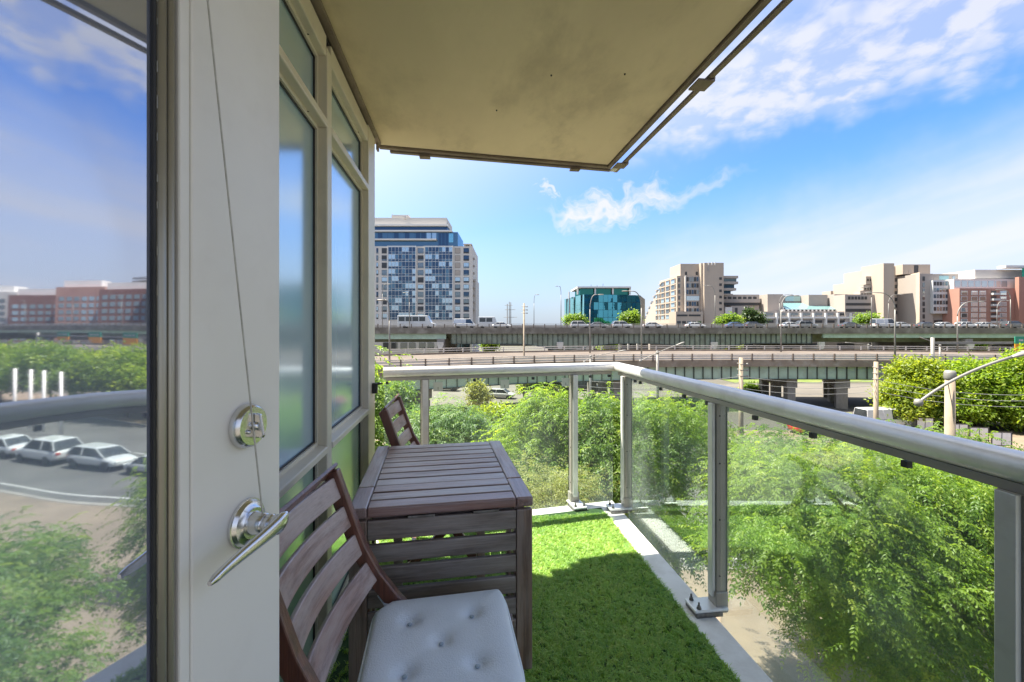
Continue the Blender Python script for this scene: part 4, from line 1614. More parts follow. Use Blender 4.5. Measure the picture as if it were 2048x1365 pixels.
ramp = thing('road_ramp', 'curved elevated road ramp with green steel girder in front of the expressway', 'bridge', (0, 0, 0), -PSI)
RP = catmull([(-50, 33), (-30, 40.5), (-13.8, 46.5), (3.5, 54), (17, 57), (30.4, 58), (50, 57.3), (63.6, 55), (90, 49), (130, 36)], 2.7)
RT = -2.22                                   # top of the near railing
RW = 12.0


def bank(z, o_):
    return z + 0.05 * max(0.0, o_)


M_rdeck = pm('ramp_asphalt', (0.150, 0.120, 0.098), (0.115, 0.092, 0.076), 0.25, 0.9, c3=(0.085, 0.07, 0.06), s3=0.3, f3=0.5)
strip(RP, [0, RW, RW, 0], [RT - 0.85, RT - 0.25, RT - 0.65, RT - 1.25]).build('deck', M_rdeck, ramp)
strip(RP, [-0.05, 0.3, 0.3, -0.05], [RT - 1.72, RT - 1.72, RT - 0.80, RT - 0.80]).build('fascia', M_fascia, ramp)
strip(RP, [RW - 0.3, RW + 0.05, RW + 0.05, RW - 0.3], [RT - 1.1, RT - 1.1, RT - 0.05, RT - 0.05]).build('fascia', M_fascia, ramp)
for (o_, za, zb) in ((0.10, -0.10, 0.0), (0.10, -0.42, -0.19), (0.10, -0.74, -0.50)):
    strip(RP, [o_ - 0.05, o_ + 0.05, o_ + 0.05, o_ - 0.05], [RT + za, RT + za, RT + zb, RT + zb]).build('guard_rail', M_rrail, ramp)
for (o_, za, zb) in ((RW - 0.12, 0.50, 0.60), (RW - 0.12, 0.20, 0.30)):
    strip(RP, [o_ - 0.05, o_ + 0.05, o_ + 0.05, o_ - 0.05], [RT + za, RT + za, RT + zb, RT + zb]).build('guard_rail', M_rrail, ramp)
me_post = MB().box(-0.07, 0.07, -0.11, 0.03, -0.80, 0.03).box(-0.12, 0.12, -0.14, -0.11, -0.95, -0.75).mesh('guard_post', M_rpost)
me_post2 = MB().box(-0.08, 0.08, -0.05, 0.05, 0.0, 0.62).mesh('guard_post', M_rrail)
for i, p in enumerate(RP[:-1]):
    t_ = (RP[i + 1] - RP[max(0, i - 1)]).normalized()
    a = math.atan2(t_.y, t_.x)
    link('guard_post', me_post, ramp, (p.x, p.y, RT), (0, 0, a))
    q = p + Vector((-t_.y, t_.x)) * (RW - 0.12)
    link('guard_post', me_post2, ramp, (q.x, q.y, RT - 0.06), (0, 0, a))
strip(RP, [0.55, 0.62, 0.62, 0.55], [RT - 3.40, RT - 3.40, RT - 1.72, RT - 1.72]).build('girder', M_green, ramp)
strip(RP, [0.35, 0.82, 0.82, 0.35], [RT - 3.47, RT - 3.47, RT - 3.39, RT - 3.39]).build('girder_flange', M_stiff, ramp)
for o_ in (4.2, 7.8, 11.2):
    strip(RP, [o_, o_ + 0.08, o_ + 0.08, o_], [RT - 3.40, RT - 3.40, RT - 1.0, RT - 1.0]).build('girder', M_green2, ramp)
R2 = catmull([tuple(p) for p in RP[::6]], 1.27)
me_st = MB().box(-0.035, 0.035, -0.20, 0.0, -1.66, 0.0).mesh('stiffener', M_stiff)
for i, p in enumerate(R2[:-1]):
    t_ = (R2[i + 1] - R2[max(0, i - 1)]).normalized()
    q = p + Vector((-t_.y, t_.x)) * 0.548
    link('stiffener', me_st, ramp, (q.x, q.y, RT - 1.73), (0, 0, math.atan2(t_.y, t_.x)))
me_pier = MB().box(-0.75, 0.75, -0.55, 0.55, 0, 1).mesh('pier', M_pier)


def bent(parent, lat, d, span, ang, ztop, ncol=3, w=1.0, cap=1.2, mat=M_pier):
    """a row of columns under a cap beam"""
    dx, dy = math.cos(ang), math.sin(ang)
    c = MB().bar((lat, d, ztop - cap / 2), (lat + dx * span, d + dy * span, ztop - cap / 2), 1.5 * w, cap)
    c.build('pier_cap', mat, parent, bevel=0.05)
    for i in range(ncol):
        f = 0.08 + 0.84 * i / (ncol - 1)
        link('pier', me_pier, parent, (lat + dx * span * f, d + dy * span * f, GZ), (0, 0, ang), (w, w, ztop - cap - GZ + 0.01))


ZB = RT - 3.47
bent(ramp, 44.5, 58.6, 12.5, R(62), ZB, 3, 1.15)
bent(ramp, 38.0, 59.0, 10.5, R(80), ZB, 3, 0.9)
bent(ramp, -9.8, 49.8, 10.5, R(118), ZB, 3, 0.9)
bent(ramp, 14.0, 57.6, 10.5, R(100), ZB, 3, 0.9)
bent(ramp, 72.0, 54.5, 10.5, R(62), ZB, 3, 0.9)
MB().box(49.3, 51.3, 56.6, 58.2, RT - 3.4, RT - 1.7).build('bearing_block', M_conc, ramp, bevel=0.06)

ew = thing('expressway', 'long elevated expressway with green girders crossing the whole view', 'bridge', (0, 0, 0), -PSI)
ED, EW = 100.0, 26.0
ET = 2.10                                     # top of the parapet rail
EX0, EX1 = -70.0, 420.0
DK = ET - 1.02                                # road surface
MB().box(EX0, EX1, ED, ED + EW, DK - 0.45, DK).build('deck', M_asph, ew)
MB().box(EX0, EX1, ED - 0.35, ED - 0.001, DK - 1.25, DK + 0.10).build('fascia', M_fascia2, ew)
MB().box(EX0, EX1, ED + EW, ED + EW + 0.4, DK - 1.25, DK + 0.85).build('far_parapet', M_conc, ew)
MB().box(EX0, EX1, ED + 12.6, ED + 13.1, DK, DK + 0.75).build('median_barrier', M_conc, ew)
MB().box(EX0, EX1, ED - 0.25, ED - 0.15, ET - 0.12, ET).build('guard_rail', M_rrail, ew)
MB().box(EX0, EX1, ED - 0.25, ED - 0.15, ET - 0.56, ET - 0.42).build('guard_rail', M_rrail, ew)
me_ep = MB().box(-0.09, 0.09, -0.32, -0.08, 0.0, 0.96).mesh('guard_post', M_rpost)
x = EX0 + 1.0
while x < 250:
    link('guard_post', me_ep, ew, (x, ED, DK + 0.05))
    x += 2.55
SG = [(-16.5, 11.0, 1.0, 2.5), (11.0, 46.3, 2.0, 4.1), (46.3, 70.8, 2.0, 2.4)]   # steel spans: from, to, extra depth


def depth_at(x):
    if x < -16.5 or x > 70.8:
        return 1.25
    if x < 11:
        f = (x + 16.5) / 27.5
        return 2.3 + 1.9 * max(0, (f - 0.62) / 0.38) ** 2
    if x < 46.3:
        f = abs((x - 28.6) / 17.7)
        return 2.2 + 2.1 * f ** 2.2
    f = (x - 46.3) / 24.5
    return 2.2 + 2.1 * max(0, 1 - f / 0.42) ** 2


GT_ = DK - 1.25
xs = np.arange(-14.0, 69.6, 1.17)
gb = MB()
fb = MB()
for a, b_ in zip(xs, xs[1:]):
    za, zb = GT_ - depth_at(a), GT_ - depth_at(b_)
    y0, y1 = ED + 0.35, ED + 0.42
    gb.add([(a, y0, za), (b_, y0, zb), (b_, y0, GT_), (a, y0, GT_), (a, y1, za), (b_, y1, zb), (b_, y1, GT_), (a, y1, GT_)],
           [(0, 1, 2, 3), (7, 6, 5, 4), (0, 4, 5, 1)])
    fb.add([(a, y0 - 0.25, za - 0.1), (b_, y0 - 0.25, zb - 0.1), (b_, y1 + 0.25, zb - 0.1), (a, y1 + 0.25, za - 0.1),
            (a, y0 - 0.25, za), (b_, y0 - 0.25, zb), (b_, y1 + 0.25, zb), (a, y1 + 0.25, za)],
           [(3, 2, 1, 0), (4, 5, 6, 7), (0, 1, 5, 4), (2, 3, 7, 6)])
gb.build('girder', M_green2, ew)
fb.build('girder_flange', M_stiff, ew)
me_es = MB().box(-0.055, 0.055, -0.22, 0.0, -1.0, 0.0).mesh('stiffener', M_stiff)
for a in xs:
    link('stiffener', me_es, ew, (a, ED + 0.348, GT_ - 0.002), None, (1, 1, depth_at(a)))
for off in (8.0, 16.0, 25.0):
    MB().box(EX0, EX1, ED + off, ED + off + 0.5, GT_ - 2.2, DK - 0.45).build('girder', M_green2, ew)
MB().box(EX0, -15.2, ED + 0.2, ED + 0.7, GT_ - 1.25, GT_ - 0.001).build('plain_beam', M_green, ew)
MB().box(71.6, EX1, ED + 0.05, ED + 0.6, GT_ - 0.95, GT_ - 0.001).build('plain_beam', M_green, ew)
for x_, w_ in ((-16.4, 1.0), (11.0, 1.0), (46.3, 1.0), (70.8, 1.1), (105.0, 1.2), (140, 1.2), (176, 1.2), (214, 1.2), (-46, 1.0)):
    c = MB().box(x_ - 0.9, x_ + 0.9, ED - 0.1, ED + EW, GT_ - 3.6, GT_ - 2.6 if -16 < x_ < 71 else GT_ - 1.2)
    c.build('pier_cap', M_pier, ew, bevel=0.06)
    for yy in (ED + 2.5, ED + 13, ED + 23.5):
        link('pier', me_pier, ew, (x_, yy, GZ), None, (w_, 1.5 * w_, GT_ - 3.6 - GZ + 0.01))
    MB().extr([(x_ - 0.75, GT_ - 2.6), (x_ - 0.35, GT_ - 3.55), (x_ + 0.35, GT_ - 3.55), (x_ + 0.75, GT_ - 2.6), (x_ + 0.75, GT_ - 1.9), (x_ - 0.75, GT_ - 1.9)], 'y', ED - 0.6, ED - 0.12).build('bearing_block', M_rrail, ew, bevel=0.05)

# ------------------------------------------------------------------ lamp posts and poles
def lamp_post(label, u, d, zb, v_top, reach, group, r=0.11, sweep=2.2):
    """tapered mast with a curved bracket arm; reach < 0 leans left"""
    x, y = UD(u, d)
    t = thing('lamp_post', label, 'lamp post', (x, y, zb), -PSI, group)
    h = ZV(v_top, d) - zb
    MB().tube([(0, 0, 0), (0, 0, h * 0.5), (0, 0, h - sweep)], [r, r * 0.8, r * 0.62], 8).build('mast', M_lamp, t, smooth=True)
    pts = []
    for i in range(9):
        a = i / 8 * math.pi / 2
        pts.append((reach * 0.62 * (1 - math.cos(a)), 0, h - sweep + sweep * math.sin(a)))
    pts.append((reach, 0, h + 0.05))
    MB().tube(pts, [r * 0.6] * 9 + [r * 0.45], 8).build('arm', M_lamp, t, smooth=True)
    sgn = 1 if reach > 0 else -1
    hd_ = MB().lathe([(0.0, 0.0), (0.10, 0.05), (0.16, 0.35), (0.14, 0.75), (0.0, 0.95)], 10, 'x')
    o = hd_.build('lamp_head', M_lamp, t, smooth=True)
    o.location = (reach, 0, h + 0.02)
    o.scale = (sgn, 1, 0.55)
    return t


GL = 'lamp posts along the raised roads'
RB = RT - 0.7
EB = DK
lamp_post('lamp post on the ramp right of the teal glass building, arm to the left', 1283, 57.5, RB, 583, -1.7, GL)
lamp_post('lamp post on the ramp before the low concrete terrace, arm to the right', 1562, 68, RB + 0.3, 592, 2.0, GL)
lamp_post('tallest lamp post on the ramp before the right concrete block, arm to the left', 1790, 57, RB, 586, -3.0, GL)
lamp_post('lamp post on the ramp before the red brick building, arm to the right', 1915, 66, RB + 0.3, 604, 3.2, GL)
lamp_post('lamp post on the ramp crossing the left half of the teal glass building', 1180, 66, RB + 0.2, 590, 1.2, GL)
lamp_post('lamp post nearest the window wall, arm to the left', 779, 47, RB, 601, -0.5, GL)
lamp_post('lamp post on the expressway at the left of the tall tower', 765, 101, EB, 569, 1.0, GL)
lamp_post('lamp post on the expressway in the middle of the tall tower', 819, 101, EB, 586, -0.7, GL)
lamp_post('lamp post on the expressway left of the teal glass building', 1122, 112, EB, 573, -0.6, GL)
lamp_post('lamp post on the expressway beside the ship masts', 1068, 112, EB, 590, 0.5, GL, r=0.09)
lamp_post('lamp post on the expressway before the concrete stair tower', 1430, 101, EB, 572, -1.8, GL)
lamp_post('farther lamp post behind the pair before the low concrete terrace', 1559, 112, EB, 590, 2.6, GL)
lamp_post('lamp post on the expressway before the lit wall of the right concrete block', 1743, 101, EB, 576, -1.5, GL)
lamp_post('lamp post on the expressway between two others by the right concrete block', 1777, 112, EB, 590, 2.8, GL)
lamp_post('lamp post on the expressway before the middle of the brick building', 2021, 101, EB, 580, -2.6, GL)
lamp_post('lamp post on the expressway before the left of the brick building', 1994, 112, EB, 602, 2.4, GL)
for i, la in enumerate((150, 172, 196, 222)):
    x, y = L2W(la, 101)
    u_ = 1024 + la / 101 * FPX
    lamp_post('%s lamp post mirrored in the door above the far expressway, counted from the frame' % ('first', 'second', 'third', 'fourth')[i], u_, 101, EB, 575, -1.6 if i % 2 else 1.6, 'lamp posts mirrored in the glass door')


def davit(label, u, d, v_pole, ua, va, ub, vb, group, zb=GZ, conc=False, r=0.12):
    """post crossed near its top by a long curved arm from (ua, va) up to a lamp at (ub, vb)"""
    x, y = UD(u, d)
    t = thing('street_lamp', label, 'street lamp', (x, y, zb), -PSI, group)
    s = d / FPX
    h = ZV(v_pole, d) - zb
    MB().tube([(0, 0, 0), (0, 0, h * 0.6), (0, 0, h)], [r * 1.25, r * 1.05, r * 0.92], 12).build('pole', M_cpole if conc else M_lamp, t, smooth=True)
    A = Vector(((ua - u) * s, -0.12 - r, ZV(va, d) - zb))
    B = Vector(((ub - u) * s, -0.12 - r, ZV(vb, d) - zb))
    Mi = Vector((0, -0.12 - r, h - 0.05))
    pts = []
    for i in range(15):
        f = i / 14
        c = Mi * 2 - (A + B) * 0.5
        c = (A + B) * 0.5 + (Mi - (A + B) * 0.5) * 1.25
        pts.append(A * (1 - f) ** 2 + c * 2 * f * (1 - f) + B * f * f)
    MB().tube(pts, r * 0.30, 10).build('arm', M_lamp, t, smooth=True)
    hd_ = MB().lathe([(0.0, -0.12), (0.07, -0.08), (0.10, 0.1), (0.13, 0.35), (0.11, 0.62), (0.0, 0.75)], 12, 'x').build('lamp_head', M_lamp, t, smooth=True)
    hd_.location = B
    dv_ = (pts[-1] - pts[-2])
    hd_.rotation_euler = (0, -math.atan2(dv_.z, dv_.x), 0)
    hd_.scale = (1, 1, 0.6)
    MB().lathe([(0.0, -0.14), (0.10, -0.10), (0.13, 0.0), (0.10, 0.10), (0.0, 0.13)], 12, 'z').build('counter_ball', M_lamp, t, smooth=True).location = A
    MB().tube([(0, -r, h - 1.3 * r * 8), ((pts[5]).x, pts[5].y, pts[5].z)], r * 0.09, 6).build('stay', M_lamp, t)
    MB().lathe([(r * 1.02, h - 0.25), (r * 1.12, h - 0.22), (r * 1.12, h - 0.04), (r * 0.9, h + 0.04), (0, h + 0.05)], 12).build('pole_cap', M_lamp, t, smooth=True)
    return t


GS = 'street lamps below the raised roads'
davit('big concrete street lamp with long curved arm at the right', 1900, 14.5, 744, 1822, 803, 2010, 712, GS, conc=True, r=0.145)
davit('slim street lamp with slanting arm above the corner of the handrail', 1315, 40, 703, 1279, 722, 1352, 690, GS, r=0.13)
davit('slim street lamp with slanting arm over the end handrail', 1181, 42, 712, 1168, 724, 1236, 703, GS, r=0.10)
davit('small hooked street lamp before the dark right stretch of expressway', 1880, 62, 690, 1884, 700, 1845, 678, GS, r=0.14)
davit('small street lamp with flat arm behind the ramp railing', 1737, 72, 689, 1740, 692, 1696, 686, GS, zb=RT - 0.5, r=0.13)


def utility_pole(label, u, d, v_top, r=0.16):
    x, y = UD(u, d)
    t = thing('utility_pole', label, 'pole', (x, y, GZ), -PSI, 'utility poles carrying the tram wires')
    h = ZV(v_top, d) - GZ
    MB().tube([(0, 0, 0), (0, 0, h)], [r * 1.2, r * 0.9], 10).build('mast', M_cpole, t, smooth=True)
    for i, z_ in enumerate((0.5, 0.95, 1.4)):
        MB().tube([(-0.35, -0.1, h - z_ + 0.1), (0.0, -0.15, h - z_), (0.42, -0.1, h - z_ + 0.05)], 0.035, 6).build('bracket', M_lamp, t, smooth=True)
        MB().lathe([(0.0, -0.1), (0.07, -0.06), (0.09, 0), (0.07, 0.06), (0, 0.1)], 8, 'z', (0.42, -0.1, h - z_ + 0.02)).build('insulator', M_lamp, t, smooth=True)
    return t


utility_pole('grey utility pole right of the first handrail stretch', 1482, 33, 716)
utility_pole('grey utility pole before the dark ramp piers', 1752, 34, 724)
utility_pole('short utility pole rising behind the ramp near the ship masts', 1048, 60, 607, r=0.12)
M_wire = pm('wire', (0.30, 0.30, 0.29), (0.22, 0.22, 0.21), 1, 0.6)
for i, (dz_, lab) in enumerate(((0.5, 'uppermost thin wire between the utility poles'), (0.95, 'middle thin wire between the utility poles'), (1.4, 'lowest thin wire between the utility poles'))):
    a = Vector((*UD(1482, 33), ZV(716, 33) - dz_ - 0.9))
    b_ = Vector((*UD(1752, 34), ZV(724, 34) - dz_ - 0.9))
    c = Vector((*UD(2060, 33), ZV(764, 33) - dz_ - 0.5))
    z0 = Vector((*UD(1180, 34), ZV(742, 34) - dz_ - 0.3))
    pts = []
    for p, q in ((z0, a), (a, b_), (b_, c)):
        for j in range(8):
            f = j / 8
            v = p.lerp(q, f)
            v.z -= 0.35 * 4 * f * (1 - f)
            pts.append(v)
    pts.append(c)
    tag(MB().tube(pts, 0.016, 5).build('overhead_wire', M_wire), lab, 'wire', 'wires between the utility poles')

# ------------------------------------------------------------------ vehicles
M_tyre = pm('tyre', (0.02, 0.02, 0.02), (0.03, 0.03, 0.03), 5, 0.85)
M_rim = pm('wheel_rim', (0.5, 0.5, 0.5), (0.4, 0.4, 0.4), 3, 0.35, metal=0.8)
M_cglass = pm('car_glass', (0.03, 0.036, 0.04), (0.022, 0.026, 0.03), 2, 0.06, spec=0.8)
M_light = pm('head_lamp', (0.75, 0.75, 0.72), (0.65, 0.65, 0.62), 4, 0.15)
M_red = pm('tail_lamp', (0.40, 0.02, 0.015), (0.30, 0.015, 0.01), 4, 0.2)
PAINT = {}


def paint(name, c, metal=0.1):
    if name not in PAINT:
        PAINT[name] = pm('paint_' + name, c, tuple(q * 0.93 for q in c), 1.5, 0.28, metal=metal, coat=0.6)
    return PAINT[name]


for nm, c in (('white', (0.56, 0.56, 0.55)), ('silver', (0.48, 0.48, 0.47)), ('black', (0.03, 0.03, 0.034)), ('grey', (0.16, 0.165, 0.17)), ('red', (0.50, 0.035, 0.03)), ('blue', (0.05, 0.09, 0.20))):
    paint(nm, c)


def loft(secs):
    """secs: list of rings (equal length lists of 3-D points)"""
    mb = MB()
    n = len(secs[0])
    for s in secs:
        mb.v += [tuple(p) for p in s]
    for i in range(len(secs) - 1):
        for k in range(n):
            k2 = (k + 1) % n
            mb.f.append((i * n + k, i * n + k2, (i + 1) * n + k2, (i + 1) * n + k))
    mb.f.append(tuple(reversed(range(n))))
    mb.f.append(tuple(range((len(secs) - 1) * n, len(secs) * n)))
    return mb


def car_meshes(style):
    """body, glasshouse and roof meshes for one body style (length along x)"""
    if style == 'sedan':
        L, Wd, hood, H = 4.6, 1.80, 0.92, 1.45
        cab = (-1.75, -0.95, 0.55, 1.35)
    elif style == 'suv':
        L, Wd, hood, H = 4.7, 1.90, 1.08, 1.72
        cab = (-2.2, -1.75, 0.55, 1.25)
    elif style == 'van':
        L, Wd, hood, H = 5.3, 2.0, 1.25, 2.25
        cab = (-2.6, -2.5, 1.35, 2.05)
    else:
        L, Wd, hood, H = 4.2, 1.78, 0.96, 1.5
        cab = (-2.0, -1.5, 0.45, 1.2)
    h2 = L / 2
    w = Wd / 2
    z0 = 0.22
    st = [(-h2, 0.50, hood * 0.78, 0.80), (-h2 + 0.12, z0 + 0.08, hood * 0.95, 0.92), (-h2 + 0.7, z0, hood, 1.0), (-0.5, z0, hood, 1.0),
          (h2 - 1.4, z0, hood, 1.0), (h2 - 0.7, z0, hood * 0.93, 0.99), (h2 - 0.15, z0 + 0.06, hood * 0.80, 0.93), (h2, 0.42, hood * 0.62, 0.80)]
    secs = []
    for (x_, zb, zt, f) in st:
        ww_ = w * f
        secs.append([(x_, -ww_ * 0.93, zb), (x_, ww_ * 0.93, zb), (x_, ww_, zb + (zt - zb) * 0.35), (x_, ww_, zb + (zt - zb) * 0.7), (x_, ww_ * 0.90, zt), (x_, 0.35 * ww_, zt + 0.03), (x_, -0.35 * ww_, zt + 0.03),
                     (x_, -ww_ * 0.90, zt), (x_, -ww_, zb + (zt - zb) * 0.7), (x_, -ww_, zb + (zt - zb) * 0.35)])
    body = loft(secs)
    a, b_, c, d = cab
    glass_ = MB()
    rw, gw = w * 0.74, w * 0.90
    zt = H - 0.06
    zb = hood - 0.05
    glass_.add([(a, -gw, zb), (d, -gw, zb), (d, gw, zb), (a, gw, zb), (b_, -rw, zt), (c, -rw, zt), (c, rw, zt), (b_, rw, zt)],
               [(0, 1, 5, 4), (1, 2, 6, 5), (2, 3, 7, 6), (3, 0, 4, 7), (4, 5, 6, 7)])
    roof = MB()
    roof.add([(b_ - 0.06, -rw - 0.02, zt - 0.02), (c + 0.06, -rw - 0.02, zt - 0.02), (c + 0.06, rw + 0.02, zt - 0.02), (b_ - 0.06, rw + 0.02, zt - 0.02),
              (b_ + 0.15, -rw * 0.85, H), (c - 0.2, -rw * 0.85, H), (c - 0.2, rw * 0.85, H), (b_ + 0.15, rw * 0.85, H)],
             [(0, 3, 2, 1), (0, 1, 5, 4), (1, 2, 6, 5), (2, 3, 7, 6), (3, 0, 4, 7), (4, 5, 6, 7)])
    for s in (-1, 1):
        for (xb, xt) in ((a, b_), (d, c), ((a + d) / 2 - 0.25, (b_ + c) / 2 - 0.12)):
            roof.bar((xb, s * (gw + 0.005), zb), (xt, s * (rw + 0.005), zt), 0.09, 0.07, (0, 1, 0))
    if style == 'van':
        roof.add([(a + 0.05, -gw - 0.01, zb), (a + 2.9, -gw - 0.01, zb), (a + 2.9, -rw - 0.012, zt), (b_ + 0.02, -rw - 0.012, zt)], [(0, 1, 2, 3)])
        roof.add([(a + 0.05, gw + 0.01, zb), (a + 2.9, gw + 0.01, zb), (a + 2.9, rw + 0.012, zt), (b_ + 0.02, rw + 0.012, zt)], [(3, 2, 1, 0)])
    return body, glass_, roof, L, w, hood


me_ty = MB().lathe([(0.21, -0.11), (0.315, -0.105), (0.335, -0.06), (0.335, 0.06), (0.315, 0.105), (0.21, 0.11)], 18, 'y').mesh('tyre', M_tyre, True)
me_ri = MB().lathe([(0.0, -0.095), (0.06, -0.10), (0.20, -0.085), (0.215, -0.108), (0.215, 0.108), (0.20, 0.085), (0.06, 0.10), (0.0, 0.095)], 14, 'y').mesh('rim', M_rim, True)
_cars = {}


def car(label, lat, d, z, heading, style, colour, group=None, name='parked_car', cat='car', small=False):
    x_, y_ = L2W(lat, d)
    t = thing(name, label, cat, (x_, y_, z), heading - PSI, group)
    key = (style, colour)
    if key not in _cars:
        body, gl_, rf, L, w, hood = car_meshes(style)
        pt = PAINT[colour]
        mbod = body.mesh('body', pt, True)
        _cars[key] = (mbod, gl_.mesh('windows', M_cglass), rf.mesh('roof', pt), L, w, hood)
    b_, g_, r_, L, w, hood = _cars[key]
    bo = link('body', b_, t)
    sb = bo.modifiers.new('smooth', 'SUBSURF')
    sb.levels = sb.render_levels = 2
    link('windows', g_, t)
    ro = link('roof', r_, t)
    bv = ro.modifiers.new('bevel', 'BEVEL')
    bv.width, bv.segments = 0.04, 2
    for sx in (-1, 1):
        for sy in (-1, 1):
            piece('wheel_arch', M_tyre, t, sx * L * 0.305 - 0.37, sx * L * 0.305 + 0.37, sy * (w - 0.16) - 0.12, sy * (w - 0.16) + 0.145, 0.25, 0.68)
    if small:
        return t
    for sx in (-1, 1):
        for sy in (-1, 1):
            wh = link('wheel', me_ty, t, (sx * L * 0.305, sy * (w - 0.10), 0.335))
            link('rim', me_ri, wh)
    for sy in (-1, 1):
        MB().box(L / 2 - 0.16, L / 2 - 0.02, sy * w * 0.66 - 0.16, sy * w * 0.66 + 0.16, hood * 0.62, hood * 0.76).build('headlight', M_light, t, bevel=0.03)
        MB().box(-L / 2 + 0.01, -L / 2 + 0.10, sy * w * 0.70 - 0.14, sy * w * 0.70 + 0.14, hood * 0.68, hood * 0.86).build('taillight', M_red, t, bevel=0.02)
    return t


def car_px(label, u, v, heading, style, colour, **kw):
    d = GD(v)
    car(label, (u - 1024) / FPX * d, d, GZ + 0.02, heading, style, colour, **kw)


car_px('dark parked car at the left behind the end glass pane', 893, 782, R(-12), 'sedan', 'black')
car_px('silver parked car in the middle behind the end glass pane', 1003, 797, R(-14), 'hatch', 'silver')
car_px('dark car behind the narrow glass pane by the corner post', 1178, 782, R(-10), 'suv', 'black')
car_px('red car mostly hidden by the tree behind the right glass pane', 1625, 868, R(8), 'sedan', 'red')
car_px('white van just behind the long handrail before the ramp piers', 1765, 858, R(5), 'van', 'white')
GP = 'cars parked on the street mirrored in the door'
clab = ('silver saloon parked nearest the door frame in the mirrored street', 'white hatchback second from the door frame in the mirrored street', 'white sport utility car third in the mirrored parked row',
        'white saloon fourth in the mirrored parked row', 'silver hatchback fifth in the mirrored parked row', 'grey saloon at the left end of the mirrored parked row')
for i, (st, cl) in enumerate((('sedan', 'silver'), ('hatch', 'white'), ('suv', 'white'), ('sedan', 'white'), ('hatch', 'silver'), ('sedan', 'grey'))):
    car(clab[i], 33.5 + 5.15 * i, 24.6 + 0.1 * (i % 2), GZ + 0.02, R(180) if i % 3 == 1 else 0, st, cl, group=GP)

GE = 'traffic on the expressway'
lane = ED + 3.2


def ecar(label, u, style, colour, d=None, back=False):
    d = d or lane
    car(label, (u - 1024) / FPX * d, d, DK, R(180) if back else 0, style, colour, group=GE, name='moving_car', small=False)


ecar('white van on the expressway right of the tall tower', 930, 'van', 'white')
ecar('pale car on the expressway beside the ship masts', 1003, 'sedan', 'silver')
ecar('silver car on the expressway before the left edge of the teal building', 1160, 'suv', 'silver')
ecar('grey car on the expressway in the middle of the teal building', 1196, 'sedan', 'grey')
ecar('silver car on the expressway at the right of the teal building', 1243, 'suv', 'silver')
ecar('silver car on the expressway left of the stepped concrete building', 1305, 'sedan', 'silver')
ecar('white car on the expressway before the concrete stair tower base', 1390, 'sedan', 'white')
ecar('blue car on the expressway by the bright green tree', 1470, 'sedan', 'blue')
ecar('dark car on the expressway before the dark conifer', 1508, 'hatch', 'black')
ecar('white car on the expressway below the sloping glass roof', 1580, 'sedan', 'white')
ecar('grey car on the expressway just right of the sloping glass roof', 1612, 'suv', 'grey')
ecar('dark car on the expressway left of the big white van', 1700, 'sedan', 'black')
ecar('big white van on the expressway before the right concrete block', 1768, 'van', 'white')
ecar('silver car following right behind the big white van', 1800, 'sedan', 'silver')
ecar('dark car on the expressway before the right end of the concrete block', 1852, 'sedan', 'black')
ecar('white car on the expressway before the glazed bay of the right block', 1887, 'sedan', 'white')
ecar('white car on the expressway left of the brick building', 1932, 'hatch', 'white')
ecar('silver car on the expressway before the brick building', 1968, 'sedan', 'silver')
ecar('dark car on the expressway at the right edge of the view', 2026, 'suv', 'black')

# shuttle bus and motor home on the expressway
M_bus = paint('white', (0.72, 0.72, 0.70))


def shuttle(label, u, d, L, H, front, name, stripe=None):
    x_, y_ = UD(u, d)
    t = thing(name, label, 'bus' if 'bus' in name else 'truck', (x_, y_, DK), -PSI, GE)
    h2 = L / 2
    MB().extr([(-h2, 0.35), (h2 - 0.2, 0.35), (h2, 0.6), (h2, 1.1), (h2 - front * 0.5, 1.3), (h2 - front, H), (-h2, H)], 'y', -1.15, 1.15).build('body', M_bus, t, bevel=0.08)
    n = max(2, int(L / 2.2))
    for k in range(n):
        a = -h2 + 0.35 + k * (L - front - 0.7) / n
        b_ = a + (L - front - 0.7) / n - 0.18
        for s in (-1, 1):
            MB().box(a, b_, s * 1.152 - 0.01, s * 1.152 + 0.01, H * 0.55, H * 0.90).build('window', M_cglass, t)
    MB().add([(h2 - front * 0.55, -1.0, 1.36), (h2 - front * 0.55, 1.0, 1.36), (h2 - front * 0.98, 1.0, H - 0.1), (h2 - front * 0.98, -1.0, H - 0.1)], [(0, 1, 2, 3)]).build('windscreen', M_cglass, t).location = (0.03, 0, 0.02)
    for sx in (-0.62, 0.66):
        for s in (-1, 1):
            wh = link('wheel', me_ty, t, (sx * h2, s * 1.02, 0.4), None, (1.2, 1.2, 1.2))
            link('rim', me_ri, wh)
    return t


shuttle('white shuttle bus on the expressway in front of the tall tower', 834, lane, 8.8, 3.0, 1.7, 'shuttle_bus')
shuttle('white boxy motor home on the expressway right of the white van', 978, lane + 4, 5.2, 2.8, 1.2, 'motor_home')

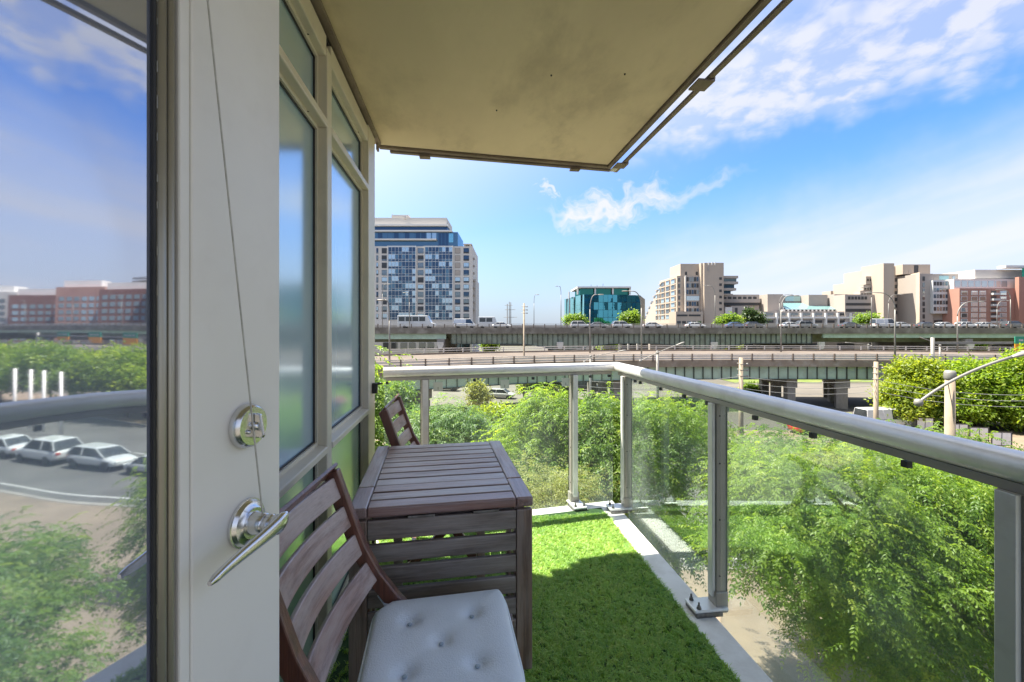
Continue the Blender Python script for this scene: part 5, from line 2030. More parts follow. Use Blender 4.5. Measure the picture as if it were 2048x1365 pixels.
# ------------------------------------------------------------------ barriers by the street, sign gantry
M_panel = pm('barrier_panel', (0.80, 0.77, 0.73), (0.72, 0.69, 0.65), 1.5, 0.8)
M_bframe = pm('barrier_frame', (0.035, 0.033, 0.033), (0.055, 0.05, 0.05), 3, 0.6)
places = ['leftmost pale barrier panel, left of the concrete lamp post', 'second pale barrier panel, just left of the concrete lamp post', 'first pale barrier panel right of the concrete lamp post',
          'middle pale barrier panel behind the long handrail', 'rightmost pale barrier panel behind the long handrail']
for i, (u, v) in enumerate(((1817, 858), (1850, 864), (1918, 878), (1958, 886), (2003, 897))):
    d = GD(v)
    x_, y_ = UD(u, d)
    t = thing('street_barrier', places[i], 'barrier', (x_, y_, GZ + 0.1), R(-9) - PSI, 'pale barrier panels beside the street')
    w_, h_ = 0.78, 1.35
    for s in (-1, 1):
        MB().box(s * w_ - 0.04, s * w_ + 0.04, -0.04, 0.04, 0, h_ + 0.06).build('post', M_bframe, t)
    for z_ in (0.12, h_ - 0.03):
        MB().box(-w_ + 0.045, w_ - 0.045, -0.03, 0.03, z_, z_ + 0.07).build('rail', M_bframe, t)
    MB().box(-w_ + 0.045, w_ - 0.045, -0.012, 0.012, 0.195, h_ - 0.035).build('panel', M_panel, t)
    MB().bar((-w_ * 0.02, -0.03, 0.2), (0.02 * w_, -0.03, h_ - 0.04), 0.03, 0.03, (0, 1, 0)).build('brace', M_bframe, t)

M_sgreen = pm('sign_green', (0.03, 0.26, 0.16), (0.025, 0.22, 0.135), 1, 0.5)
M_sor = pm('sign_orange', (0.72, 0.30, 0.02), (0.66, 0.27, 0.018), 1, 0.5)
sg = thing('sign_gantry', 'overhead road signs in green and orange at the right edge', 'road sign', (*L2W(85, 60), GZ), -PSI)
for s in (-27.0, 27.0):
    MB().tube([(s, 0, 0), (s, 0, 9.6)], 0.22, 10).build('post', M_lamp, sg, smooth=True)
MB().box(-27, 27, -0.15, 0.15, 8.7, 9.0).build('beam', M_lamp, sg)
for la in (-14.3, 1.0, 10.0, 19.0):
    MB().box(la - 1.7, la + 1.7, -0.35, -0.25, 8.75, 9.75).build('sign_panel', M_sgreen, sg)
    MB().box(la - 1.7, la + 1.7, -0.35, -0.25, 7.55, 8.74).build('sign_panel', M_sor, sg)
    for j in range(3):
        MB().box(la - 1.2 + j * 0.9, la - 0.6 + j * 0.9, -0.36, -0.3505, 9.1, 9.35).build('legend', M_line, sg)
for i, la in enumerate((52, 55, 57.5, 60.5)):
    x_, y_ = L2W(la, 30.0 + 0.3 * i)
    t = MB().tube([(0, 0, 0), (0, 0, 6.2)], [0.14, 0.12], 10).build('flag_pole', M_panel, None, smooth=True, loc=(x_, y_, GZ))
    tag(t, '%s white pole of the four mirrored in the glass door, counted from the frame' % ('first', 'second', 'third', 'fourth')[i], 'pole', 'white poles mirrored in the glass door')

# =================================================================== BUILDINGS
M_cream = pm('cream_wall', (0.60, 0.565, 0.52), (0.54, 0.51, 0.47), 0.08, 0.85, c3=(0.44, 0.41, 0.38), s3=0.15, f3=0.35)
M_slabw = pm('white_band', (0.68, 0.66, 0.63), (0.60, 0.585, 0.56), 0.1, 0.8)
M_taupe = pm('board_concrete', (0.51, 0.43, 0.35), (0.45, 0.375, 0.30), 0.10, 0.9, stretch=(1, 1, 0.35), c3=(0.31, 0.255, 0.21), s3=0.16, f3=0.45)
M_greyc = pm('grey_concrete', (0.41, 0.365, 0.325), (0.36, 0.32, 0.285), 0.12, 0.9, c3=(0.28, 0.245, 0.215), s3=0.2, f3=0.4)
M_brick = pm('red_brick', (0.40, 0.215, 0.165), (0.34, 0.18, 0.14), 0.6, 0.9, c3=(0.29, 0.14, 0.11), s3=0.25, f3=0.4)
M_brick2 = pm('dark_brick', (0.20, 0.085, 0.065), (0.16, 0.065, 0.05), 0.5, 0.9)
M_mull = pm('tower_mullion', (0.55, 0.56, 0.56), (0.48, 0.49, 0.49), 0.5, 0.6)
M_dkwin = pm('dark_opening', (0.045, 0.047, 0.05), (0.03, 0.032, 0.034), 0.5, 0.4)
G_navy = coated_glass('navy_glass', (0.36, 0.50, 0.66), (0.020, 0.035, 0.065), 0.10, 0.03)
G_sky = coated_glass('pale_glass', (0.75, 0.86, 0.92), (0.30, 0.37, 0.40), 0.30, 0.03)
G_mid = coated_glass('blue_glass', (0.42, 0.60, 0.72), (0.045, 0.085, 0.12), 0.16, 0.03)
G_teal = coated_glass('teal_glass', (0.16, 0.58, 0.70), (0.008, 0.07, 0.10), 0.45, 0.0, wave=0.02, wscale=0.35)
G_teal2 = coated_glass('teal_side_glass', (0.50, 0.78, 0.80), (0.05, 0.17, 0.18), 0.45, 0.05)
G_green = coated_glass('green_dark_glass', (0.10, 0.42, 0.36), (0.006, 0.07, 0.06), 0.25, 0.02)
G_atr = coated_glass('atrium_glass', (0.65, 0.85, 0.86), (0.24, 0.40, 0.40), 0.30, 0.05)
G_win3 = coated_glass('flat_glass', (0.60, 0.66, 0.68), (0.10, 0.105, 0.105), 0.20, 0.03)
rb = random.Random(21)


class Bld:
    def __init__(self, name, label, u, d, cat='building', group=None):
        self.lat0, self.d0 = (u - 1024) / FPX * d, d
        self.t = thing(name, label, cat, (*L2W(self.lat0, d), GZ), -PSI, group)

    def X(self, u, d=None):
        d = d or self.d0
        return (u - 1024) / FPX * d - self.lat0

    def Z(self, v, d=None):
        return ZV(v, d or self.d0) - GZ

    def box(self, name, mat, u0, u1, v0, v1, d0, d1, ref=None, parent=None):
        """box whose front face (at d0) spans u0..u1, v0 (top)..v1 (bottom); v1 None = to the street"""
        r = ref or d0
        x0, x1 = self.X(u0, r), self.X(u1, r)
        z1 = self.Z(v0, r)
        z0 = 0.0 if v1 is None else self.Z(v1, r)
        return piece(name, mat, parent or self.t, x0, x1, d0 - self.d0, d1 - self.d0, z0, z1)

    def poly(self, name, mat, foot, z0, z1, bevel=0):
        """foot: list of (u, d) corners, counter-clockwise seen from above"""
        mb = MB().prism([(self.X(u, d), d - self.d0) for u, d in foot], z0, z1)
        return mb.build(name, mat, self.t, bevel=bevel)


# ---- tall residential tower at the left
T = Bld('apartment_tower', 'tall apartment tower with blue glass bays at the left', 850, 174.0)
D = T.d0
T.box('wall', M_cream, 640, 945.5, 493, None, D, D + 26)
T.box('wing', M_cream, 945.6, 950.5, 557, None, D + 3, D + 20, ref=D)
T.box('upper_glass', G_mid, 640, 914, 462, 493, D + 2.5, D + 22, ref=D)
T.box('roof_band', M_slabw, 640, 903, 459, 462, D + 1.2, D + 23, ref=D)
T.box('penthouse_windows', G_navy, 640, 892, 449.5, 459, D + 3.5, D + 20, ref=D)
T.box('roof_band', M_slabw, 640, 893.5, 446, 449.4, D + 2.2, D + 22, ref=D)
T.box('mechanical_storey', M_cream, 640, 890.5, 431, 446, D + 4, D + 20, ref=D)
T.box('mechanical_box', M_cream, 776, 811, 424, 431, D + 5, D + 16, ref=D)
T.box('chimney', M_cream, 803, 808, 428, 433, D + 3.4, D + 4.2, ref=D)
MB().tube([(T.X(777), 6, T.Z(424)), (T.X(777), 6, T.Z(419))], 0.10, 5).build('antenna', M_mull, T.t)
for (a, b_) in ((925, 942),):
    T.box('roof_frame', M_greyc, a, b_, 485, 487, D + 3, D + 8, ref=D)
    T.box('roof_frame', M_greyc, a + 2, a + 4, 487, 493, D + 3, D + 4, ref=D)
    T.box('roof_frame', M_greyc, b_ - 4, b_ - 2, 487, 493, D + 3, D + 4, ref=D)
# balcony line and posts of the upper storeys
T.box('balcony_slab', M_slabw, 640, 872, 477, 479.5, D + 0.6, D + 2.45, ref=D)
for u in np.arange(752, 872, 11.0):
    T.box('upper_window', rb.choice((G_sky, G_navy, G_navy, G_mid)), u, u + 8.6, 463.5, 476, D + 2.36, D + 2.495, ref=D)
for u in (875, 882, 889):
    T.box('upper_window', G_navy, u, u + 5.6, 464, 491, D + 2.36, D + 2.495, ref=D)
T.box('upper_window', G_teal2, 896, 905, 465, 483, D + 2.36, D + 2.495, ref=D)
FL = 14.57
v_first = 494.6
# curtain-wall bays
for (ua, ub, n) in ((777.0, 831.5, 8), (850.5, 905.0, 8)):
    wv = (ub - ua) / n
    T.box('bay_frame', M_mull, ua - 0.8, ub + 0.8, 492.2, v_first + FL * 10 + 0.6, D - 0.25, D - 0.001, ref=D)
    for r_ in range(10):
        vt = v_first + r_ * FL
        lit = set(rb.sample(range(n), 2))
        for c in range(n):
            m = G_sky if c in lit or (c - 1) in lit and rb.random() < 0.6 else (G_mid if rb.random() < 0.25 else G_navy)
            a = ua + c * wv + 0.45
            T.box('window', m, a, a + wv - 0.9, vt + 0.6, vt + 9.4, D - 0.33, D - 0.252, ref=D)
            T.box('window', G_navy if rb.random() < 0.7 else G_mid, a, a + wv - 0.9, vt + 10.2, vt + FL - 0.6, D - 0.33, D - 0.252, ref=D)
# single window columns in the masonry
for (ua, ub, k) in ((753.2, 756.0, 3), (764.0, 774.0, 0), (836.0, 847.0, 0), (910.5, 920.0, 1), (927.5, 937.5, 2)):
    for r_ in range(10):
        vt = v_first + r_ * FL + 2.6
        f = T.box('window_recess', M_dkwin, ua - 0.5, ub + 0.5, vt - 0.5, vt + 10.2, D - 0.06, D - 0.001, ref=D)
        if k == 1 and r_ < 4:
            T.box('window', M_greyc, ua, ub, vt, vt + 9.7, D - 0.14, D - 0.061, ref=D)
            continue
        T.box('window', rb.choice((G_sky, G_win3, G_navy)) if k else rb.choice((G_win3, G_sky, M_dkwin)), ua, ub, vt, vt + 7.2, D - 0.14, D - 0.061, ref=D)
        T.box('window', rb.choice((M_dkwin, G_win3)), ua, ub, vt + 7.6, vt + 9.7, D - 0.14, D - 0.061, ref=D)
for u in (775.3, 832.2, 848.6, 906.0):
    T.box('pilaster', M_slabw, u - 0.7, u + 0.7, 492.5, None, D - 0.5, D - 0.261, ref=D)
for r_ in range(8):
    T.box('side_balcony', M_greyc, 945.6, 948.5, 515 + r_ * FL, 518.5 + r_ * FL, D + 1, D + 2.9, ref=D)
# two-storey podium seen under the expressway
Pd = Bld('podium_building', 'low pale storefront block seen beneath the expressway at the left', 850, 136.0)
Pd.box('wall', M_slabw, 730, 880, 678, None, 136, 150)
Pd.box('canopy', M_slabw, 901, 946, 678.5, 683.5, 134, 140, ref=136)
Pd.box('shop_wall', M_dkwin, 906, 942, 684, None, 137, 141, ref=136)
for u in (903, 941):
    Pd.box('canopy_column', M_slabw, u, u + 4, 683.5, None, 134.5, 135.5, ref=136)
for u in (766, 782, 801, 818, 838, 855):
    Pd.box('window', G_win3, u, u + 13, 685.5, 698, 135.86, 135.995, ref=136)
for u in (912, 921, 931):
    Pd.box('window', G_mid, u, u + 7, 686, 697, 136.86, 136.995, ref=136)

# ---- teal glass office block
O = Bld('glass_office', 'small teal mirrored glass office block in the middle distance', 1168, 185.0)
zt = O.Z(589, 185)
foot = [(1168.6, 185.2), (1280.5, 190), (1290, 216), (1130, 216)]
O.poly('core', M_dkwin, foot, 0, zt - 0.15)
A, B_, C_ = (O.X(1168, 185), 0.0), (O.X(1281, 190), 5.0), (O.X(1129.5, 216), 31.0)


def pane_wall(parent, p, q, z0, z1, nx, nz, mats, gap=0.06, jit=0.012, name='pane', th=0.08):
    """flat mirror panes, each a hair out of true, from plan point p to q (outside on the right of travel)"""
    p, q = Vector((*p, 0)), Vector((*q, 0))
    t_ = (q - p)
    L = t_.length
    a = math.atan2(t_.y, t_.x)
    w_, h_ = L / nx, (z1 - z0) / nz
    mes = [MB().box(-w_ / 2 + gap, w_ / 2 - gap, -th, 0, gap, h_ - gap).mesh(name, m) for m in mats]
    for i in range(nx):
        for j in range(nz):
            c = p + t_ * ((i + 0.5) / nx)
            link(name, rb.choice(mes), parent, (c.x, c.y, z0 + j * h_), (rb.gauss(0, jit), 0, a + rb.gauss(0, jit)))


pane_wall(O.t, A, B_, 2.0, zt, 12, 7, [G_teal])
pane_wall(O.t, C_, A, 2.0, zt, 9, 1, [G_teal2])
# set-back top storey with white frame
O.box('upper_core', G_green, 1162, 1262, 576, 589.2, 189.5, 205, ref=187)
O.box('roof_slab', M_slabw, 1155, 1263, 573.0, 576.2, 187.5, 208, ref=187)
for u in (1155, 1190, 1225.5, 1260):
    O.box('roof_column', M_slabw, u, u + 3, 576.2, 589.0, 188.0, 188.8, ref=187)
O.box('roof_column', M_cream, 1147, 1149, 578, 593, 203, 204, ref=187)
for u, v in ((1183, 568), (1195, 569), (1207, 566)):
    MB().tube([(O.X(u, 190), 6, O.Z(573.2, 187)), (O.X(u, 190), 6, O.Z(v, 187))], 0.09, 5).build('antenna', M_dkwin, O.t)

# ---- stepped concrete block, left
S = Bld('concrete_block', 'stepped tan concrete apartment block with stair tower, left of the pair', 1380, 209.0, group='tan concrete apartment blocks')
LAT = 79.3                                          # its sunlit left face


def sx(lat):
    return lat - S.lat0


def dend(u):
    return LAT * FPX / (u - 1024)


rows = [(552.0, 1319.6), (561.5, 1319.0), (573.0, 1312.0), (585.0, 1307.0), (597.0, 1301.0), (608.5, 1297.0), (620.5, 1293.0), (631.0, 1289.0), (641.0, 1285.0)]
for i, (v, u) in enumerate(rows):
    z1 = ZV(v, 209) - GZ
    z0 = (ZV(rows[i + 1][0], 209) - GZ) if i + 1 < len(rows) else 0.0
    piece('storey', M_taupe, S.t, sx(LAT), sx(90.5), 0.0, dend(u) - 209, z0, z1)
    if 1 <= i:
        piece('terrace_hood', M_greyc, S.t, sx(LAT) - 0.5, sx(LAT) + 1.5, dend(u) - 209 - 3.0, dend(u) - 209 + 0.4, z1 + 0.3, z1 + 0.7)
cols = [(211.2, 216.6), (218.6, 224.0), (226.0, 231.0), (232.5, 235.0), (236.5, 240.0)]
for i in range(7):
    zc_ = ZV(557.5 + i * 12.0, 209) - GZ
    for j, (da, db_) in enumerate(cols):
        if db_ > dend(rows[min(i + 1, 8)][1]) - 0.5:
            continue
        f = piece('window_recess', M_dkwin, S.t, sx(LAT) - 0.04, sx(LAT) - 0.001, da - 209, db_ - 209, zc_ - 1.9, zc_ + 0.1)
        piece('window', rb.choice((G_sky, G_win3, G_sky)), S.t, sx(LAT) - 0.10, sx(LAT) - 0.041, da - 209 + 1.0, db_ - 209, zc_ - 1.9, zc_ - 0.05)
        piece('window_hood', M_taupe, S.t, sx(LAT) - 0.5, sx(LAT) - 0.002, da - 209 - 0.25, db_ - 209 + 0.25, zc_ + 0.12, zc_ + 0.42)
        piece('window_fin', M_taupe, S.t, sx(LAT) - 0.5, sx(LAT) - 0.002, da - 209 - 0.5, da - 209 - 0.26, zc_ - 2.0, zc_ + 0.1)
S.box('upper_block', M_taupe, 1361, 1401, 528, 552, 209.0, 223, ref=209)
S.box('glass_bay', M_greyc, 1369, 1399, 553.5, 624, 207.6, 208.99, ref=208)
for r_, v in enumerate((555, 567.5, 580.5, 604, 617)):
    for c in range(5):
        S.box('window', rb.choice((M_dkwin, G_win3, G_navy)), 1372.5 + c * 5, 1376.4 + c * 5, v, v + 8.5, 207.5, 207.598, ref=208)
S.box('bay_panel', G_sky, 1372, 1397.5, 593, 601.5, 207.5, 207.598, ref=208)
for r_ in range(6):
    S.box('window', G_win3, 1356.5, 1360.5, 556.5 + 12.0 * r_, 564.0 + 12.0 * r_, 208.9, 208.999, ref=209)
for u in (1370, 1391.5):
    S.box('roof_hatch', M_dkwin, u, u + 4, 544, 550.5, 208.9, 208.999, ref=209)
MB().tube([(S.X(1370.5, 207.4), -1.7, S.Z(552, 208)), (S.X(1370.5, 207.4), -1.7, S.Z(624, 208))], 0.25, 6).build('drain_pipe', M_slabw, S.t)
S.box('stair_tower', M_taupe, 1408.6, 1447.5, 526, None, 205.0, 222, ref=205)
S.box('tower_flank', M_taupe, 1401.2, 1408.5, 527, None, 206.5, 222, ref=207)
for r_ in range(6):
    S.box('window', M_dkwin, 1438.5, 1443.5, 555 + 12.3 * r_, 560 + 12.3 * r_, 204.9, 204.999, ref=205)
for u in (1416, 1423, 1429):
    S.box('roof_bracket', M_slabw, u, u + 1.6, 525, 531, 204.7, 204.999, ref=205)
S.box('roof_bracket', M_greyc, 1415.2, 1417.8, 533.5, 542.5, 204.8, 204.999, ref=205)
for (ub, v0, v1) in ((1476.5, 552, 557), (1476.5, 563.5, 568.5), (1472.5, 576.5, 581.5), (1466, 588, 590)):
    S.box('cantilever_slab', M_greyc, 1447.6, ub, v0, v1, 207, 220, ref=207)
for (ub, v0, v1) in ((1475.5, 557, 563.5), (1471, 568.5, 576.5), (1464, 581.5, 588)):
    S.box('cantilever_window', G_mid, 1447.6, ub, v0, v1, 208.2, 219, ref=207)
S.box('base_wing', M_taupe, 1352, 1406, 623.5, None, 200.0, 208.9, ref=200)
for (a, b_) in ((1354, 1375), (1377.5, 1401)):
    S.box('opening', M_dkwin, a, b_, 629.5, 633.0, 199.9, 199.999, ref=200)
for c in range(5):
    S.box('opening', M_dkwin if c % 2 else G_win3, 1354 + c * 10.2, 1361.5 + c * 10.2, 642.5, 650, 199.9, 199.999, ref=200)

# ---- low terraces between the two blocks
Lw = Bld('concrete_terrace', 'low grey concrete complex with sloping glass roof between the two blocks', 1560, 216.0)
Lw.box('block', M_greyc, 1447.8, 1523, 589, None, 218, 240, ref=216)
Lw.box('parapet', M_greyc, 1447.8, 1522, 598.5, 605.5, 216.5, 217.99, ref=216)
Lw.box('dark_band', M_dkwin, 1448, 1521.5, 605.6, 611, 217.2, 217.99, ref=216)
for c in range(7):
    Lw.box('window', M_dkwin, 1449.5 + c * 10.2, 1456.5 + c * 10.2, 593.5, 598.2, 217.9, 217.999, ref=216)
Lw.box('annex', M_slabw, 1448.5, 1462, 615, None, 208, 214, ref=209)
Lw.box('annex', M_greyc, 1462.1, 1500, 612, None, 212, 217, ref=212)
Lw.box('window', M_dkwin, 1470, 1475, 616, 632, 211.9, 211.999, ref=212)
Lw.box('block', M_greyc, 1534, 1565, 589, None, 212.5, 235, ref=213)
Lw.box('block', M_greyc, 1617.5, 1655, 590, None, 216, 236, ref=216)
Lw.box('block', M_greyc, 1667, 1693, 589, None, 212.5, 236, ref=213)
Lw.box('block', M_greyc, 1565.1, 1612, 591, 607, 222, 238, ref=218)
Lw.box('glazed_strip', G_atr, 1580, 1611, 592, 602, 221.8, 221.99, ref=218)
# sloping glass roof made of strips
x0, x1 = Lw.X(1566, 213), Lw.X(1680, 213)
zt_, zb_ = Lw.Z(606.5, 221), Lw.Z(619, 211)
n = 15
for i in range(n):
    f0, f1 = i / n, (i + 0.86) / n
    xt0, xt1 = x0 + 3 + (x1 - x0 - 10) * f0, x0 + 3 + (x1 - x0 - 10) * f1
    xb0, xb1 = x0 + (x1 - x0) * f0, x0 + (x1 - x0) * f1
    MB().add([(xb0, -5.5, zb_), (xb1, -5.5, zb_), (xt1, 4.6, zt_), (xt0, 4.6, zt_), (xb0, -5.5, zb_ - 0.12), (xb1, -5.5, zb_ - 0.12), (xt1, 4.6, zt_ - 0.12), (xt0, 4.6, zt_ - 0.12)],
             [(0, 1, 2, 3), (7, 6, 5, 4), (0, 4, 5, 1), (1, 5, 6, 2), (2, 6, 7, 3), (3, 7, 4, 0)]).build('roof_pane', G_atr, Lw.t)
MB().add([(x0, -5.45, zb_ - 0.3), (x1, -5.45, zb_ - 0.3), (x1 - 7, 4.6, zt_ - 0.3), (x0 + 3, 4.6, zt_ - 0.3)], [(0, 1, 2, 3)]).build('roof_frame', M_slabw, Lw.t)
for c in range(14):
    Lw.box('clerestory', M_dkwin, 1569 + c * 8, 1573 + c * 8, 619.8, 623.0, 210.3, 210.42, ref=211)
Lw.box('clerestory_wall', M_slabw, 1563, 1683, 619.4, 623.4, 210.43, 216, ref=211)
Lw.box('arcade', M_greyc, 1522, 1768, 623.5, None, 205.5, 222, ref=205)
for c in range(10):
    a = 1527 + c * 24.5
    Lw.box('arcade_rib', M_slabw, a, a + 3.2, 626.5, 650, 204.4, 205.49, ref=205)
    Lw.box('window', rb.choice((M_dkwin, G_win3)), a + 6, a + 21, 627, 631.5, 205.38, 205.495, ref=205)
    Lw.box('window', M_dkwin, a + 6, a + 21, 641, 646, 205.38, 205.495, ref=205)
    Lw.box('parapet', M_slabw, a + 3.3, a + 24.4, 634, 637.5, 204.6, 205.49, ref=205)

# ---- stepped concrete block, right
K = Bld('concrete_block', 'tan concrete apartment block with lit side wall, right of the pair', 1800, 200.0, group='tan concrete apartment blocks')
K.box('stair_tower', M_taupe, 1767.2, 1788.5, 527, None, 200, 212.9, ref=200)
lt = (1767.2 - 1024) / FPX * 200 - K.lat0
piece('side_block', M_taupe, K.t, lt, lt + 6.0, 12.95, 24.0, 0, K.Z(535, 200))
piece('side_block', M_taupe, K.t, lt + 0.02, lt + 8.0, 24.01, 31.5, 0, K.Z(557, 200))
piece('side_block', M_taupe, K.t, lt - 1.2, lt + 8.0, 31.51, 38.0, 0, K.Z(571, 200))
for (ua, ub, v0, v1) in ((1732, 1755.5, 553, 569.5), (1727, 1753, 570.5, 581.5), (1720.5, 1751, 582.5, 592)):
    K.box('balcony', M_greyc, ua, ub, v0, v1, 207, 211, ref=207)
    for c in range(4):
        K.box('window', M_dkwin, ua + 2 + c * 5.5, ua + 5.5 + c * 5.5, v0 + 5, v0 + 9.5, 206.9, 206.999, ref=207)
K.box('low_wing', M_greyc, 1690, 1750, 589.5, None, 205, 212, ref=205)
for c in range(6):
    K.box('window', M_dkwin, 1696 + c * 6.6, 1700.8 + c * 6.6, 593.5, 599.5, 204.9, 204.999, ref=205)
K.box('opening', M_dkwin, 1691.5, 1743, 606.5, 611.5, 204.9, 204.999, ref=205)
K.box('opening', M_dkwin, 1691.5, 1743, 618, 624, 204.9, 204.999, ref=205)
K.box('recess', M_taupe, 1788.6, 1812, 533, None, 206.0, 216, ref=206)
for r_ in range(6):
    K.box('opening', M_dkwin, 1789.5, 1799.5, 557 + 13.0 * r_, 564 + 13.0 * r_, 205.85, 205.999, ref=206)
K.poly('angled_wall', M_taupe, [(1811.5, 206.0), (1839.2, 193.0), (1846, 206), (1820, 214)], 0, K.Z(548.5, 200))
K.box('upper_block', M_taupe, 1805.6, 1860.5, 529.3, 549, 202, 216, ref=202)
K.box('roof_hatch', M_dkwin, 1828, 1836.5, 531, 546.5, 201.9, 201.999, ref=202)
K.box('roof_hatch', M_greyc, 1817, 1823, 540, 546.5, 201.9, 201.999, ref=202)
K.box('front_wall', M_greyc, 1839.4, 1866, 548, None, 194.5, 214, ref=194.5)
K.box('front_wall', M_greyc, 1866.1, 1917, 548.5, None, 195.5, 214, ref=195.5)
K.box('glass_bay', M_mull, 1866, 1897, 561, 627.5, 193.2, 195.49, ref=193.2)
for r_ in range(5):
    for c in range(5):
        K.box('window', rb.choice((M_dkwin, G_win3, G_mid)), 1867.5 + c * 5.9, 1871.8 + c * 5.9, 564 + r_ * 12.6, 571.5 + r_ * 12.6, 193.1, 193.199, ref=193.2)
K.box('glass_top', G_atr, 1878, 1897, 552, 560, 195.4, 195.499, ref=195.5)
for r_ in range(8):
    K.box('window', rb.choice((M_dkwin, G_win3)), 1845, 1849.5, 553.5 + 12.6 * r_, 562 + 12.6 * r_, 194.4, 194.499, ref=194.5)
    K.box('window', rb.choice((M_dkwin, G_sky)), 1904.5, 1910, 553 + 12.6 * r_, 561 + 12.6 * r_, 195.4, 195.499, ref=195.5)
K.box('entrance', M_dkwin, 1868, 1893, 641, 646, 195.4, 195.499, ref=195.5)

# ---- red brick building at the right edge
H = Bld('brick_building', 'red brick apartment building with white windows at the right edge', 1985, 188.0)
H.box('wall', M_brick, 1919, 2290, 577, None, 188, 214)
H.box('attic', M_slabw, 1922, 2290, 557, 576.9, 191, 212, ref=188)
H.box('attic_upper', M_cream, 1950, 2290, 540, 557.5, 193, 210, ref=193)
H.box('cornice', M_slabw, 2012, 2290, 531, 536, 189.5, 193, ref=189.5)
H.box('glass_corner', G_green, 2044, 2120, 537, None, 186.5, 187.99, ref=188)
H.box('accent_wall', M_brick, 2030, 2043, 555, None, 186.5, 187.99, ref=188)
for u in np.arange(1924, 2030, 13.5):
    H.box('attic_window', G_sky, u, u + 11, 561, 573, 190.9, 190.999, ref=188)
for k_, u in enumerate((1921.5, 1942, 1958.5, 1981, 1999.5, 2060, 2082, 2104, 2126, 2148, 2170, 2192, 2214, 2236, 2258)):
    for r_ in range(6):
        v = 582 + r_ * 11.2
        if u == 1981:
            H.box('balcony', M_mull, u, u + 12.5, v + 4.5, v + 8.6, 186.8, 187.99, ref=188)
            H.box('window', M_dkwin, u + 1, u + 11.5, v, v + 4.4, 187.9, 187.999, ref=188)
        else:
            H.box('window_frame', M_slabw, u, u + 13, v, v + 8.8, 187.86, 187.999, ref=188)
            H.box('window', rb.choice((G_sky, G_win3, G_sky)), u + 1.0, u + 12.0, v + 0.8, v + 8.0, 187.8, 187.859, ref=188)
# ---- buildings farther right, seen mirrored in the glass door
mir = [(196, 150, 16, 21, M_dkwin, G_win3, 'dark glass block with a red stripe, mirrored in the glass door'),
       (216, 146, 18, 17, M_brick2, G_sky, 'dark brick building beside the dark glass block, mirrored in the door'),
       (238, 142, 18, 19, M_brick, G_sky, 'red brick building mirrored in the middle of the glass door'),
       (261, 138, 18, 16, M_brick2, G_sky, 'brown brick building mirrored near the left edge of the door'),
       (284, 132, 22, 18, M_cream, G_win3, 'pale building mirrored at the left edge of the glass door')]
for i, (la, dd, wd_, hh, wm, gm2, lab) in enumerate(mir):
    t = thing('mirrored_building', lab, 'building', (*L2W(la, dd), GZ), -PSI - R(38), 'buildings mirrored in the glass door')
    MB().box(-wd_ / 2, wd_ / 2, 0, 14, 0, hh + 10).build('wall', wm, t)
    MB().box(-wd_ / 2 + 2, wd_ / 2 - 2, 2, 12, hh + 10, hh + 13).build('attic', M_slabw, t)
    if i == 0:
        MB().box(-wd_ / 2 - 0.3, -wd_ / 2 + 2.6, -0.4, -0.01, 0, hh + 8).build('accent_wall', M_brick, t)
    nx = int(wd_ / 3)
    for r_ in range(int((hh + 8) / 3.1)):
        for c in range(nx):
            xx = -wd_ / 2 + 0.8 + c * (wd_ - 1.2) / nx
            piece('window', gm2, t, xx, xx + 1.9, -0.10, -0.001, 1.0 + r_ * 3.1, 2.9 + r_ * 3.1)

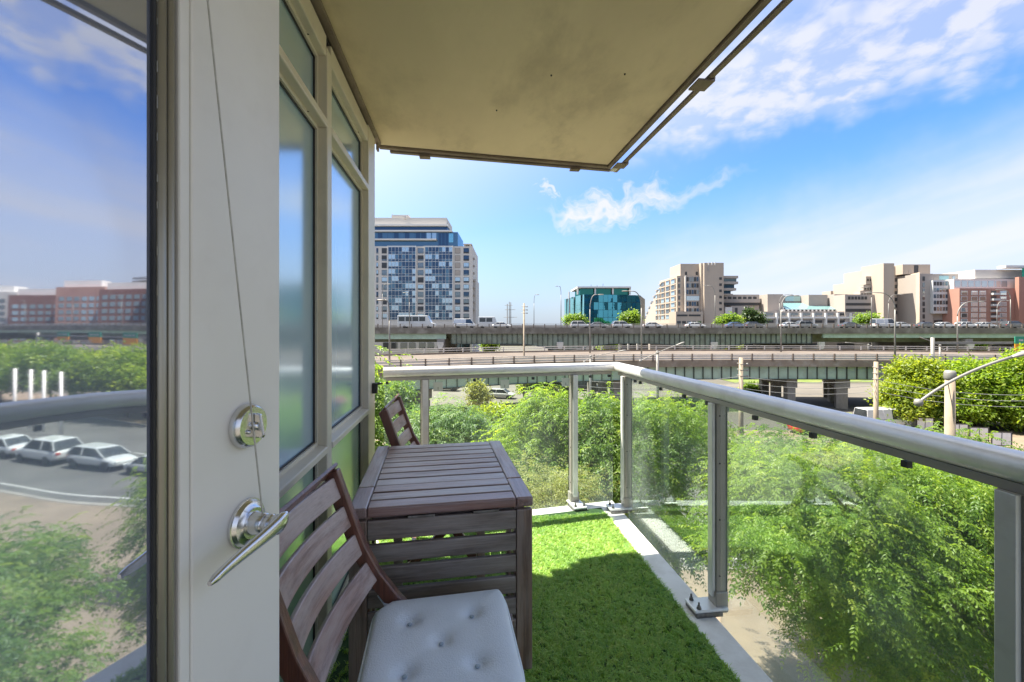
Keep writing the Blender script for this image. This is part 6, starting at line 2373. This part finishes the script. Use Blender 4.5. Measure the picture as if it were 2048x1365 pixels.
# ---- tall ship masts far off on the lake, and the lake itself
tag(sheet('water', [(-900, 262), (300, 262), (1200, 5000), (-3500, 5000)], GZ + 0.3, pm('lake_water', (0.10, 0.16, 0.20), (0.12, 0.18, 0.22), 0.02, 0.12, bump=0.3, bscale=0.2), 'pale lake water far beyond the expressway'), None)
ms = thing('tall_ship', 'three bare masts of a tall ship beyond the expressway', 'ship', (*UD(1020, 260), GZ + 0.3), -PSI)
MB().extr([(-14, 3.0), (-12, 0.2), (11, 0.2), (15, 3.4), (-14, 3.0)][:4], 'y', -2.5, 2.5).build('hull', M_dkwin, ms)
for (u, v) in ((1014.5, 608), (1018.5, 604), (1021.5, 605)):
    x_ = (u - 1020) / FPX * 260
    MB().tube([(x_, 0, 2), (x_, 0, ZV(v, 260) - GZ - 0.3)], [0.32, 0.20], 6).build('mast', M_pier, ms)
for (u, w_, v) in ((1020, 6.5, 621), (1020, 8.5, 636), (1017, 5.0, 612)):
    x_ = (u - 1020) / FPX * 260
    MB().tube([(x_ - w_ / 2 * 0.9, -0.4, ZV(v, 260) - GZ), (x_ + w_ / 2, -0.4, ZV(v, 260) - GZ)], 0.12, 5).build('yard', M_pier, ms)
# plain retaining walls and dark blocks in the shade under the expressway
rw = Bld('parking_structure', 'grey concrete wall in the shade under the middle of the expressway', 1390, 131.0)
rw.box('wall', M_greyc, 1300, 1432, 679, None, 131, 139)
rw.box('opening', M_dkwin, 1180, 1299, 681, None, 133, 139, ref=131)
for c in range(6):
    rw.box('column', M_slabw, 1186 + c * 18, 1189 + c * 18, 680, None, 132.2, 132.99, ref=131)
for c in range(7):
    rw.box('window', G_win3, 1206 + c * 12, 1214 + c * 12, 684, 694, 132.85, 132.995, ref=131)
rw2 = Bld('service_building', 'long grey wall in the shade under the right of the expressway', 1700, 131.0)
rw2.box('wall', M_greyc, 1475, 2300, 684, None, 131, 142)
for c in range(9):
    rw2.box('opening', M_dkwin, 1488 + c * 62, 1488 + c * 62 + 34, 687, 700, 130.85, 130.995, ref=131)

# ---- two dark city towers behind us on the right; the teal office mirrors them
for (la, dd, wd_, hh, lab) in ((150, -24, 34, 74, 'dark tower block mirrored at the left of the teal office front'), (212, -6, 30, 52, 'lower dark tower block mirrored in the middle of the teal office front')):
    t = thing('city_tower', lab, 'building', (*L2W(la, dd), GZ), -PSI + R(10), 'city towers mirrored in the teal office')
    MB().box(-wd_ / 2, wd_ / 2, -12, 12, 0, hh).build('wall', M_dkwin, t)
    MB().box(-wd_ / 2 + 4, wd_ / 2 - 4, -8, 8, hh, hh + 5).build('roof_storey', M_greyc, t)
    for r_ in range(int(hh / 6)):
        piece('window_band', G_navy, t, -wd_ / 2 + 1, wd_ / 2 - 1, 12.001, 12.12, 3 + r_ * 6, 6 + r_ * 6)
